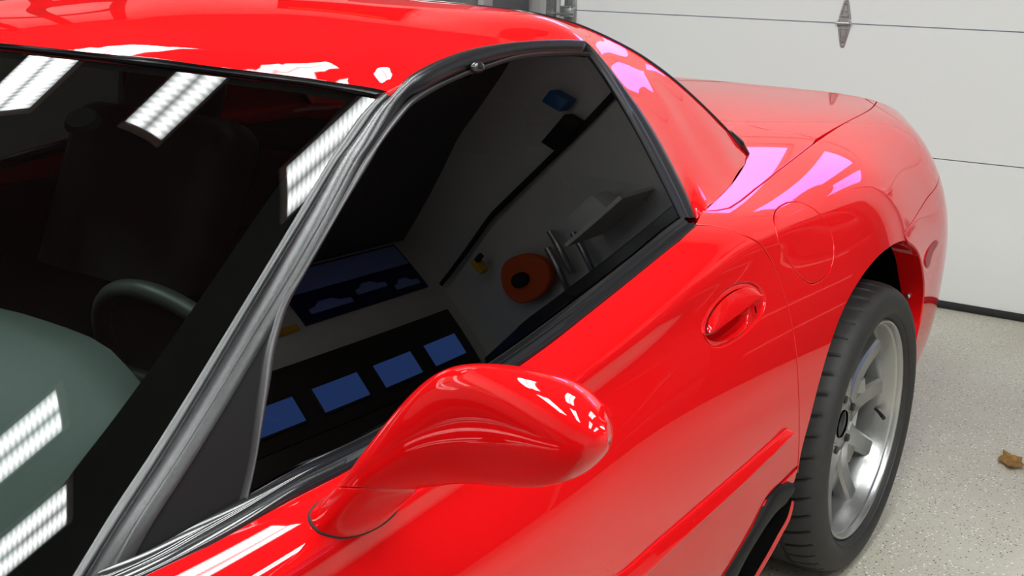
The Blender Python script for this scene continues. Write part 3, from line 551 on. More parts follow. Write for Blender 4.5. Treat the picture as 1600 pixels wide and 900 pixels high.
# ceiling lamps
for k,(x,y,L,W) in enumerate(FIXTURES):
    f=empty('ceiling_lamp',(x,y,CEIL_Z)); f['group']='fluorescent ceiling lamps'; tag(f,'%s fluorescent ceiling lamp in the row %s'%('rear' if x>1 else 'front','beyond the car' if y>1 else 'over the middle of the car' if y>-.5 else 'just left of the car' if y>-1.6 else 'halfway to the left wall' if y>-3 else 'added along the left wall to light the car door'),'lamp')
    rel(box('lamp_housing',(x-L/2-.02,y-W/2-.02,CEIL_Z-.06),(x+L/2+.02,y+W/2+.02,CEIL_Z-.001),WALLW,bev=.005),f)
    me=bpy.data.meshes.new('lamp_diffuser'); z=CEIL_Z-.062
    me.from_pydata([(x-L/2,y-W/2,z),(x-L/2,y+W/2,z),(x+L/2,y+W/2,z),(x+L/2,y-W/2,z)],[],[(0,1,2,3)])
    uvl=me.uv_layers.new(name='uv'); 
    for i,u in enumerate(((0,0),(0,1),(1,1),(1,0))): uvl.data[i].uv=u
    rel(link('lamp_diffuser',me,LAMP),f)
# dry leaf on the floor
def leaf():
    c=np.array([3.449,-1.067,.0]); bm=bmesh.new()
    out=[]; n=26
    for i in range(n):
        a=2*math.pi*i/n; r=.040*(1+.16*math.sin(5*a+1)+.08*math.sin(9*a)); out.append((r*math.cos(a)*1.25,r*math.sin(a)*.75))
    rings=[]
    for s in (1,.66,.33):
        rings.append([bm.verts.new((x*s,y*s,.003+.009*(abs(x*s)/.05)**2+.006*math.sin(40*y*s+3*s)**2+(.003 if i%2 else 0)*s)) for i,(x,y) in enumerate(out)])
    cv=bm.verts.new((0,0,.002))
    for a,b in zip(rings[:-1],rings[1:]):
        for i in range(n): j=(i+1)%n; bm.faces.new((a[i],a[j],b[j],b[i]))
    for i in range(n): bm.faces.new((rings[-1][i],rings[-1][(i+1)%n],cv))
    bmesh.ops.solidify(bm,geom=bm.faces[:],thickness=.0006)
    me=bpy.data.meshes.new('leaf_blade'); bm.to_mesh(me); bm.free(); smooth(me,50)
    me.transform(Matrix.Translation(Vector(c))@Matrix.Rotation(.5,4,'Z'))
    r=empty('fallen_leaf',tuple(c)); tag(r,'dry yellow-brown leaf lying on the flecked grey floor','leaf')
    rel(link('leaf_blade',me,LEAFM),r)
    rel(tube('leaf_stalk',[c+[.03,.015,.004],c+[.06,.03,.006],c+[.085,.035,.003]],.0009,LEAFM,n=10,seg=6),r)
leaf()
# ------------------------------------------------------------------ the car
CAR=empty('sports_car',(1.6,0,0)); tag(CAR,'red two-door sports coupe with dark tinted side glass parked on grey floor','car')
PARTS=[]
_before=set(bpy.data.objects)
# ---- roof with sail panels
GS=TPS  # alias
rail=C['rail']; sail=C['sail_edge']; base=BODY.P(C['sail_foot']); base=np.vstack([base[:-1],[BODY.P(C['sail_foot'])[-1]],[rail[-1]]]); base[0]=sail[-1]; ht=C['header_top']
pts=[tuple(p) for p in np.vstack([rail,sail,base[1:],ht])]
pts+=[(1.147,0,float(WS.P([[1.147,0]])[0,2])+.006),(1.35,0,1.213),(1.5,0,1.233),(1.65,0,1.241),(1.81,0,1.238),(1.841,-.3,1.227),(1.905,-.4,1.219)]
for a,b,k in ((10,2,.005),(12,4,.007),(13,5,.008),(14,6,.008),(15,7,.007)):
    m=.5*(rail[a]+sail[b]); pts.append((m[0],m[1],m[2]+k))
pts+=[(1.36,-.3,1.205),(1.5,-.3,1.220),(1.66,-.3,1.229),(1.42,-.45,1.189),(1.53,-.45,1.202),(1.68,-.45,1.211)]
for q in [(1.147,0,float(WS.P([[1.147,0]])[0,2])+.006)]+[tuple(p) for p in ht if p[1]>-.56]: pts+=[(q[0]+.022,q[1],q[2]+.0082),(q[0]+.055,q[1],q[2]+.0160)]
ROOF=TPS(pts,lam=1e-5); ROOF.sgn=1.
if normals(ROOF,np.array([[1.5,0.]]))[0,2]<0: ROOF.sgn=-1.
left=[(1.147,0)]+[tuple(p[:2]) for p in ht]+[tuple(p[:2]) for p in spline(rail,60)[2:]]+[tuple(p[:2]) for p in base[::-1][1:]]+[tuple(p[:2]) for p in sail[::-1][1:]]+[(1.905,-.4),(1.841,-.3),(1.815,-.15),(1.808,0)]
loop=np.array(left+[(a,-b) for a,b in left[::-1][1:-1]])
trim('roof_panel',ROOF,loop,RED,h=.018,gap=-.001,depth=.014)
# ---- rear glass, just inside the sail panels
gp=[tuple(p-[0,0,.010]) for p in sail]+[(1.808,0,1.226),(2.0,0,1.165),(2.2,0,1.085),(2.4,0,1.0),(2.6,0,.915),(1.841,-.3,1.215),(1.905,-.4,1.207),(2.57,-.35,.917)]
RG=TPS(gp,lam=1e-6); RG.sgn=1.
if normals(RG,np.array([[2.2,0.]]))[0,2]<0: RG.sgn=-1.
l=[tuple(p[:2]) for p in sail[::-1]]+[(1.905,-.4),(1.841,-.3),(1.815,-.15),(1.808,0)]
l=[(2.61,0),(2.57,-.35)]+l; loop=np.array(l+[(a,-b) for a,b in l[::-1][1:-1]])
trim('rear_window',RG,loop,TINT,h=.04,gap=.002,depth=.004)
ed=np.vstack([[(1.808,0,1.236),(1.841,-.3,1.225),(1.905,-.4,1.216)],sail-[0,0,.002]])
ed=np.vstack([(ed*[1,-1,1])[::-1][:-1],ed])
tube('rear_window_corner_cap',[sail[8]+[0,0,.002],.5*(sail[8]+sail[9]),sail[9]+[.004,0,-.002]],[.005,.012,.006],BLK_GLOSS,n=20,seg=14)
tube('rear_window_seal',ed,.0045,BLK_GLOSS,n=200,seg=10)
# ---- body panels
dt=C['door_top']; dr=C['door_rear']; dl=C['door_low']; arch=C['arch']; seam=C['deck_seam']; bs=C['bumper_seam']
def cl(*parts): return np.vstack([np.atleast_2d(np.array(p,float)) for p in parts])
fuel=C['fuel']; ho=C['handle_out']
door_loop=cl([(.62,5.0)],[(.75,5.02)],dt,dr[1:-1],[(dl[0,0],dl[0,1])],dl[1:],[(1.3,dl[-1,1]),(1.0,dl[-1,1]),(.62,dl[-1,1])])
fuel_s=spline(np.c_[fuel,np.zeros(len(fuel))],80,True)[:,:2]; ho_s=spline(np.c_[ho,np.zeros(len(ho))],80,True)[:,:2]
DOOR=trim('door',BODY,door_loop,RED,holes=[ho_s],h=.02,sv=.13,gap=.0016,depth=.018,hole_gap=.0)
arch_s=spline(np.c_[arch,np.zeros(len(arch))],120)[:,:2]
ka=int(np.argmin(((arch_s-bs[0])*[1,.13])**2@np.ones(2)))
q_loop=cl(dr[:-1],arch_s[:ka+1],bs[0:],[(3.40,3.86),(3.53,3.95),(3.53,5.13)],seam)
trim('rear_quarter_panel',BODY,q_loop,RED,h=.03,sv=.13,gap=.0012,depth=.01,mirror='only')
QUARTER=trim('rear_quarter_panel',BODY,q_loop,RED,holes=[fuel_s],h=.02,sv=.13,gap=.0012,depth=.014,hole_gap=.0009)
FUEL=trim('fuel_door',BODY,fuel_s,RED,h=.015,sv=.13,gap=.0009,depth=.01)
b_loop=cl(bs[::-1],arch_s[ka+1:],[(2.99,.5),(3.0,0.02),(3.53,0.02),(3.53,3.95),(3.40,3.86)])
BUMPER=trim('rear_bumper_cover',BODY,b_loop,RED,h=.02,sv=.13,gap=.001,depth=.014)
def mir(L): return [(a,14-b) for a,b in L]
lf=C['lid_front']; tt=C['tail_top']
lid=[(2.93,7)]+[tuple(p) for p in lf]+[tuple(p) for p in seam[[1,0]]]+[tuple(p) for p in tt[1:]]+[(3.478,7)]
trim('trunk_lid',BODY,np.array(lid+mir(lid[::-1][1:-1])),RED,h=.025,sv=.16,gap=.0018,depth=.014)
ts=[(3.478,7)]+[tuple(p) for p in tt[::-1]]+[(3.53,5.13),(3.53,7)]
trim('bumper_top_strip',BODY,np.array(ts+mir(ts[::-1][1:-1])),RED,h=.02,sv=.16,gap=.001,depth=.008)
sf=C['sail_foot']; k=np.argmin(abs(seam[:,0]-2.76))
dk=[(2.60,7)]+[(2.57,6.1)]+[tuple(p) for p in sf]+[tuple(p) for p in seam[::-1] if p[0]<2.76 and p[0]>2.06]+[tuple(p) for p in lf[::-1]]+[(2.93,7)]
trim('rear_deck_panel',BODY,np.array(dk+mir(dk[::-1][1:-1])),RED,h=.025,sv=.16,gap=.0014,depth=.012)
rk=cl([(.62,dl[-1,1]-.035),(1.2,dl[-1,1]-.035)],[(p[0]+.004,p[1]-.035) for p in dl[::-1]],[(2.205,1.2),(2.11,1.12),(2.03,.95),(1.96,.6),(1.92,.05),(.62,.05)])
ROCKER=trim('rocker_panel',BODY,rk,RED,h=.025,sv=.13,gap=.001,depth=.01)
# front half (outside the frame)
a_=[(.37*math.cos(t),.37*math.sin(t)+.33) for t in np.linspace(0,math.pi,24)]
def zt(x,z):
    tt_=np.linspace(0,5,120); P=BODY.P(np.c_[np.full(120,x),tt_]); return float(np.interp(z,P[:,2],tt_))
fa=[(x,max(.02,zt(x,z))) for x,z in a_ if z>.2]
fl=cl([(.60,.05),(.60,5.0),(-.2,5.0),(-.86,4.4),(-.86,.05)],[(-.375,.05)],fa[::-1],[(.375,.05)])
FENDER=trim('front_fender',BODY,fl,RED,h=.04,sv=.13,gap=.001,depth=.01)
hd=[(.42,7),(.5,6.0),(.58,5.03),(-.2,5.03),(-.86,4.45),(-.86,7)]
trim('hood',BODY,np.array(hd+mir(hd[::-1][1:-1])),RED,h=.05,sv=.16,gap=.001,depth=.01)
trim('cowl_panel',BODY,np.array([(.43,7),(.5,6.0),(.585,5.03),(.7,5.2),(.62,6),(.55,7)]+mir([(.62,6),(.7,5.2),(.585,5.03),(.5,6.0)])),BLK_SATIN,h=.05,sv=.16,gap=.001,depth=.01)
# tail and nose caps
def cap(name,x,sx,m):
    t=np.linspace(0,14,90); base_=BODY.P(np.c_[np.full(90,x),t]); cen=np.array([x,0,.60]); V=[];F=[]
    prof=[(0,1),(.02,.992),(.045,.965),(.062,.92),(.072,.8),(.078,.5),(.08,.02)]
    for d,s in prof: V+= [cen+(p-cen)*[1,s,s]+[d*sx,0,0] for p in base_]
    for a in range(len(prof)-1):
        for i in range(89): F.append((a*90+i,a*90+i+1,(a+1)*90+i+1,(a+1)*90+i))
        F.append((a*90+89,a*90,(a+1)*90,(a+1)*90+89))
    if sx<0: F=[f[::-1] for f in F]
    pydata(name,V,F,m,ang=50)
cap('tail_fascia',3.53,1,RED); cap('nose_fascia',-.86,-1,RED)
# arch return flange and wheel housing
ar3=BODY.P(arch_s)
FLANGE=band('wheel_arch_flange',ar3[20:]+[0,.001,0],ar3[20:]+[-.004,.058,0],RED,prof=((0,0),(.03,.0012),(.1,0),(1,0)),n=100,out=(-.3,0,-1),caps=False)
def housing(x0,side):
    V=[];F=[]; n=28
    for i in range(n+1):
        a=math.pi*(-.12+1.24*i/n); r=.415
        for y in (-.862,-.60): V.append((x0+r*math.cos(a),y,.323+r*math.sin(a)))
    for i in range(n): F.append((2*i,2*i+1,2*i+3,2*i+2))
    c=len(V); V.append((x0,-.60,.323)); F+=[(2*i+1,c,2*i+3) for i in range(n)]
    V=np.array(V)
    if side>0: V=V*[1,-1,1]
    return pydata('wheel_housing',V,F,CAVITY)
for x0 in (2.60,0):
    for sd in (-1,1): housing(x0,sd)
box('underbody_light_block',(-.72,-.54,.14),(3.4,.54,.46),CAVITY); box('door_core',(.45,-.845,.2),(2.15,.845,.66),CAVITY)  # underbody is an unseen dark box added to stop light leaking through
box('tail_core',(3.06,-.70,.24),(3.5,.70,.85),CAVITY)
# screw on the flange
bm=bmesh.new(); bmesh.ops.create_uvsphere(bm,u_segments=12,v_segments=8,radius=.006); me=bpy.data.meshes.new('flange_screw'); bm.to_mesh(me); bm.free(); smooth(me)
o=link('flange_screw',me,STEEL); o.location=tuple(ar3[ka+30]+[-.006,.035,-.0])
# ---- windshield
A0=C['A0']; hl=C['header_low']
l=[(1.140,0)]+[tuple(p[:2]) for p in hl]+[tuple(p[:2]) for p in spline(A0,50)]+[(.66,-.62),(.56,-.5),(.46,-.3),(.43,-.15),(.42,0)]
trim('windshield',WS,np.array(l+[(a,-b) for a,b in l[::-1][1:-1]]),WSGLASS,h=.025,gap=-.001,depth=.0)
FRIT=BLK_MATT
A0s=spline(A0,60); wd=np.interp(np.linspace(0,1,60),[0,.3,.6,1],[.018,.029,.033,.040])
inn=[(p[0]-w_*.35,p[1]+w_) for p,w_ in zip(A0s,wd)]
fr=[tuple(p[:2]) for p in A0s]+inn[::-1]
trim('windshield_frit',WS,np.array(fr),CAVITY,h=.02,gap=-.002,depth=0,lift=-.004,mirror=True)
hls=spline(hl,40)
fr=[tuple(p[:2]) for p in hls]+[(1.160,0)][:0]+[(p[0]-.012,p[1]) for p in hls[::-1]]
trim('header_frit',WS,np.array(fr),CAVITY,h=.02,gap=0,depth=0,lift=-.004,mirror=True)
# ---- windshield surround, pillar mouldings
zw=lambda x,y,k=0:(x,y,WS.P([[x,y]])[0,2]+k)
ht2=np.vstack([[zw(1.147,0,.006)],ht]); hl2=np.vstack([[zw(1.140,0)],hl])
band('windshield_header_trim',ht2,hl2,BLK_GLOSS,prof=((0,-.012),(0,.001),(.12,.0035),(.3,.001),(.42,.0005),(.55,.004),(.75,.004),(.9,.001),(1,0),(1,-.01)),n=90,out=(0,0,1),mirror=True)
band('windshield_side_trim',C['A0'],C['A1'],PILLAR_GLOSS,prof=((0,-.012),(0,.0005),(.06,.0015),(.25,.0025),(.5,.0028),(.74,.0022),(.80,.001),(.84,-.001),(.88,.002),(.94,.003),(1,.001),(1,-.01)),n=110,mirror=True)
mA=np.vstack([C['A1'][::-1],rail[2:10]]); mB=np.vstack([C['A3'][::-1],C['trim_low'][1:]])
prof=[(0,-.012),(0,0)]+[(f,.009*math.sin(math.pi*f)**.7) for f in np.linspace(.06,.94,12)]+[(1,0),(1,-.012)]
band('pillar_moulding',mA,mB,BLK_TEX,prof=prof,n=160,mirror=True,ang=60)
# side glass surface
class GS_:
    sgn=1.
    def P(s,uv):
        uv=np.atleast_2d(uv); return np.stack([uv[:,0],[yglass(a,b) for a,b in uv],uv[:,1]],1)
G=GS_()
if normals(G,np.array([[1.5,1.]]))[0,1]>0: G.sgn=-1.
so=C['seal_out']; si=C['seal_in']; bi=C['belt_in']; bo=C['belt_out']; pr=C['pillar_rear_in']
def xz(P): return [(p[0],p[2]) for p in P]
bl=[p for p in bi if p[0]>C['seal_in'][-1][0]]
gl=xz(spline(si,120))+[(p[0],p[2]-.006) for p in bl]+xz(pr[::-1])
trim('side_window',G,np.array(gl),TINT,h=.03,gap=-.004,depth=.0,mirror=True)
# blanking panel ahead of the glass
a3=C['A3']; sel=a3[7:-1]; tri=xz(a3[6:])+[(a3[-1][0]+.02,a3[-1][2]-.01)]+xz(bi[:4])+xz(so[::-1][:9])
trim('mirror_sail_panel',G,np.array(tri),BLK_PANEL,h=.02,gap=-.001,depth=.0,mirror=True)
prof=[(0,-.006)]+[(f,.0075*math.sin(math.pi*f)) for f in np.linspace(0,1,11)]+[(1,-.006)]
band('glass_weatherstrip',so,si,RUBBER,prof=prof,n=220,mirror=True,ang=60)
# groove behind the weatherstrip
band('roof_rail_groove',np.vstack([C['trim_low'][::-1],C['A3'][:9]])+[0,.006,0],so[:19][:][0:18]+[0,.006,0],CAVITY,prof=((0,0),(1,0)),n=120,mirror=True)
# B pillar trim
rr=rail[9:]; pin=pr[:-1]
band('rear_pillar_trim',rr+[0,-.001,0],pin+[0,-.004,0],BLK_SATIN,prof=((0,-.02),(0,0),(.08,.004),(.35,.006),(.5,.003),(.56,.0015),(.62,.004),(.8,.004),(.88,0),(1,-.002),(1,-.02)),n=60,mirror=True)
# belt moulding
band('belt_moulding',bo,bi,BLK_GLOSS,prof=((0,-.012),(0,.001),(.06,.004),(.17,.006),(.28,.003),(.33,.001),(.60,.0005),(.64,.003),(.70,.004),(.75,.002),(.80,.003),(.88,.0075),(.95,.007),(1,.002),(1,-.012)),n=140,out=(0,-.5,1),mirror=True)
# knob at the rail
kp=C['knob'][0]
bm=bmesh.new(); bmesh.ops.create_uvsphere(bm,u_segments=24,v_segments=14,radius=1); 
for v in bm.verts: v.co=Vector((v.co.x*.015,v.co.y*.008,v.co.z*.0085))
me=bpy.data.meshes.new('rail_latch_stud'); bm.to_mesh(me); bm.free(); smooth(me); o=link('rail_latch_stud',me,BLK_GLOSS); o.location=tuple(kp+[0,-.004,0])
# ---- door handle: recessed oval cup, flap, lock
hi_=spline(np.c_[C['handle_in'],np.zeros(15)],72,True)[:,:2]
P0=BODY.P(ho_s); ho72=spline(P0,72,True); 
n_c=normals(BODY,ho_s.mean(0)[None])[0]; hin=BODY.P(hi_); 
def align(A,B):
    s=min(range(len(B)),key=lambda k:((A-np.roll(B,-k,axis=0))**2).sum()); return np.roll(B,-s,axis=0)
hin=align(ho72,hin); cen=hin.mean(0)
rings=[ho72,ho72+(cen-ho72)*.02-n_c*.004,ho72+(cen-ho72)*.05-n_c*.0045,hin-n_c*.0005+ (hin-cen)*.02,hin-n_c*.0005,hin+(cen-hin)*.04-n_c*.004,hin+(cen-hin)*.10-n_c*.018,hin+(cen-hin)*.26-n_c*.032,hin+(cen-hin)*.6-n_c*.038,hin+(cen-hin)*.97-n_c*.039]
V=np.vstack(rings); F=[]
for a in range(len(rings)-1):
    for i in range(72): j=(i+1)%72; F.append((a*72+i,a*72+j,(a+1)*72+j,(a+1)*72+i))
f=F[3*72]; 
hb=HCUP=pydata('handle_cup',V,F,RED,ang=40); bmx=bmesh.new(); bmx.from_mesh(hb.data); bmesh.ops.recalc_face_normals(bmx,faces=bmx.faces)
if sum(fc.normal.dot(Vector(n_c))*fc.calc_area() for fc in bmx.faces)<0: bmesh.ops.reverse_faces(bmx,faces=bmx.faces)
bmx.to_mesh(hb.data); bmx.free(); smooth(hb.data,40)
up=BODY.P(C['flap_up']); lo=BODY.P(C['flap_low']); U=spline(up,30); Lw=spline(lo,30)
V=[];nr=8
for r in range(nr+1):
    t=r/nr; V+= list(U*(1-t)+Lw*t+n_c*(.0008+.0062*math.sin(math.pi*t*.55)))
V+= list(Lw-n_c*.006+ (Lw-U)*0-np.array([0,-.002,0])); V+= list(U-n_c*.006)
F=[(r*30+i,r*30+i+1,(r+1)*30+i+1,(r+1)*30+i) for r in range(nr+1) for i in range(29)]
hf=HFLAP=pydata('handle_flap',V,F,RED,ang=45); bmx=bmesh.new(); bmx.from_mesh(hf.data); bmesh.ops.recalc_face_normals(bmx,faces=bmx.faces)
if sum(fc.normal.dot(Vector(n_c))*fc.calc_area() for fc in bmx.faces)<0: bmesh.ops.reverse_faces(bmx,faces=bmx.faces)
bmx.to_mesh(hf.data); bmx.free(); smooth(hf.data,45)
# boss with the lock cylinder
lk=BODY.P(C['lock'])[0]; q=Vector(n_c).to_track_quat('Z','Y').to_matrix().to_4x4()
def disc(name,c,r,h,m,bev=.0015,seg=32,sx=1.):
    bm=bmesh.new(); bmesh.ops.create_cone(bm,cap_ends=True,segments=seg,radius1=r,radius2=r,depth=h)
    bmesh.ops.bevel(bm,geom=[e for e in bm.edges if all(v.co.z>0 for v in e.verts)],offset=bev,segments=2,affect='EDGES')
    for v in bm.verts: v.co.x*=sx
    me=bpy.data.meshes.new(name); bm.to_mesh(me); bm.free(); smooth(me,40); me.transform(Matrix.Translation(Vector(c))@q); return link(name,me,m)
LB=disc('lock_boss',lk-n_c*.0095,.013,.016,RED,.003); LC=disc('lock_cylinder',lk-n_c*.0015,.0085,.006,RED,.001); KS=disc('key_slot',lk+n_c*.0018,.0065,.001,CAVITY,.0002,sx=.4)
# ---- side moulding on the door
mu=BODY.P(C['mould_up']); ml=BODY.P(C['mould_low']); e0=mu[-1]+(mu[-1]-mu[-2])*7; e1=ml[-1]+(ml[-1]-ml[-2])*5
prof=[(0,-.006),(0,.001),(.04,.003),(.25,.006),(.45,.009),(.62,.0115),(.72,.0125),(.78,.0115),(.82,.008),(.82,-.006)]
X=np.linspace(.70,1.5,5); te=[BODY.P(np.array([[x,1.99+.01*(x<1)]]))[0] for x in X]; tl=[BODY.P(np.array([[x,1.62+(x-1.5)*.1]]))[0] for x in X]
MOULD=band('door_side_moulding',np.vstack([mu,te[::-1]]),np.vstack([ml,tl[::-1]]),RED,prof=prof,n=160,out=(0,-1,.05),ang=60)
# ---- side marker lamp
mk=spline(np.c_[C['marker'],np.zeros(8)],40,True)[:,:2]
MARK=trim('side_marker_lamp',BODY,mk,REDLENS,h=.008,sv=.13,gap=0,depth=.006,lift=.0025)
# ---- black skirt piece ahead of the rear wheel
sk=C['skirt_edge']; sn=C['skirt_in']
SKIRT=band('side_skirt',sk,sn,BLK_PANEL,prof=((0,-.03),(0,0),(.04,.003),(.2,.006),(.5,.007),(.8,.004),(.96,.001),(1,-.003),(1,-.03)),n=60,out=(0,-1,.4),ang=60)
SKH=band('side_skirt_hollow',sn+[0,.006,0],C['skirt_low'],CAVITY,prof=((0,0),(.4,-.012),(.8,-.010),(1,0)),n=50,out=(0,-1,0))
SKR=band('rocker_edge',C['skirt_low'],C['skirt_red'],RED,prof=((0,-.01),(0,0),(.5,.003),(1,0),(1,-.02)),n=50,out=(0,-1,0))
# ---- side mirror
ma=C['mir_a']; mb=C['mir_b']
def ring_at(a,b,depth,k=1.0,n=56,sq=2.3,ang0=0):
    c=.5*(a+b); e1=.5*(a-b); v=c-CAMP; v/=np.linalg.norm(v); e1p=e1-v*(e1@v); u=v; out=[]
    for i in range(n):
        t=2*math.pi*i/n; cx,sx=math.cos(t),math.sin(t); r=(abs(cx)**sq+abs(sx)**sq)**(-1/sq)
        out.append(c+(e1*cx+u*depth*sx)*r*k)
    return out
dep=np.array([.034,.034,.033,.032,.031,.032,.035,.040,.046,.050,.053,.055,.055,.053,.049,.044,.038])
dip=np.array([.022,.021,.018,.014,.009,.011,.013,.016,.018,.020,.021,.021,.020,.018,.015,.012,.009])
def ring_at(a,b,depth,dp=0,k=1.0,n=64,sq=2.15):
    c=.5*(a+b); e1=.5*(a-b); L_=np.linalg.norm(e1); v=c-CAMP; v/=np.linalg.norm(v); e2=v*depth+e1/L_*dp; e1=e1*math.sqrt(max(.3,1-(dp/L_)**2)); out=[]
    for i in range(n):
        t=2*math.pi*i/n; cx,sx=math.cos(t),math.sin(t); r=(abs(cx)**sq+abs(sx)**sq)**(-1/sq)
        out.append(c+(e1*cx+e2*sx)*r*k)
    return out
def sm(A,k0):
    A=A.copy()
    for _ in range(2): A[k0+1:-1]=.25*A[k0:-2]+.5*A[k0+1:-1]+.25*A[k0+2:]
    return A
def loft_rings(name,R,m,capa=True,capb=True,ang=60):
    n=len(R[0]); V=np.array([p for r in R for p in r]); F=[]
    for a in range(len(R)-1):
        for i in range(n): j=(i+1)%n; F.append((a*n+i,a*n+j,(a+1)*n+j,(a+1)*n+i))
    if capa: F.append(tuple(range(n)))
    if capb: F.append(tuple((len(R)-1)*n+i for i in reversed(range(n))))
    o=pydata(name,V,F,m,ang=ang); bm=bmesh.new(); bm.from_mesh(o.data); bmesh.ops.recalc_face_normals(bm,faces=bm.faces); bm.to_mesh(o.data); bm.free(); smooth(o.data,ang); return o
ra=sm(ma,4); rb=sm(mb,4)
K=natspl(np.arange(17.),np.linspace(3,16,80)); RA=K@ra; RB=K@rb; DP=K@sm(dep,3); DI=K@dip
R=[ring_at(RA[0],RB[0],DP[0],DI[0],.93)]+[ring_at(RA[i],RB[i],DP[i],DI[i]) for i in range(80)]
t_=(RA[-1]-RA[-3]+RB[-1]-RB[-3]); t_/=np.linalg.norm(t_); r0=.5*np.linalg.norm(RA[-1]-RB[-1]); f0_=math.radians(48)
for f in np.linspace(f0_,math.radians(89.3),12)[1:]: q_=t_*r0*.9*(math.sin(f)-math.sin(f0_))/math.cos(f0_); R.append(ring_at(RA[-1]+q_,RB[-1]+q_,DP[-1],0,math.cos(f)/math.cos(f0_)))
MIRR=loft_rings('side_mirror',R,RED)
K=natspl(np.arange(17.),np.linspace(0,3,16)); RA3,RB3=ra[3],rb[3]
top=np.array(ring_at(ra[3],rb[3],dep[3],dip[3])); ft=spline(BODY.P(C['foot']),64,True)
def order(A,B):
    best=None
    for Q in (B,B[::-1]):
        for s_ in range(64):
            v=((A-A.mean(0)-(np.roll(Q,s_,axis=0)-Q.mean(0)))**2).sum()
            if best is None or v<best[0]: best=(v,np.roll(Q,s_,axis=0))
    return best[1]
ft=order(top,ft); nf=normals(BODY,C['foot'].mean(0)[None])[0]
R=[list(ft-nf*.02)]+[list(ft*(1-s)+top*s + (0 if s in (0,1) else 0)*nf) for s in np.linspace(0,.93,12)]+[list(top+(ft-top)*.03+(top.mean(0)-top)*.015),list(top+(top.mean(0)-top)*.07)]
MF=loft_rings('mirror_foot',R,RED)
fc=ft.mean(0); fo=fc+(ft-fc)*1.035
MG=loft_rings('mirror_gasket',[list(fo-nf*.012),list(fo+nf*.0012),list(ft+nf*.0022)],BLK_MATT)
hc=.5*(ra[11]+rb[11]); hv=(hc-CAMP)/np.linalg.norm(hc-CAMP)
bm=bmesh.new(); bmesh.ops.create_uvsphere(bm,u_segments=32,v_segments=16,radius=1)
for v in bm.verts: v.co=Vector((v.co.x*.010,v.co.y*.060,v.co.z*.032))
me=bpy.data.meshes.new('mirror_glass'); bm.to_mesh(me); bm.free(); smooth(me); me.transform(Matrix.Translation(Vector(hc+hv*.047))@Matrix.Rotation(.35,4,'Z')); MGL=link('mirror_glass',me,CHROME)
MIRR2=None
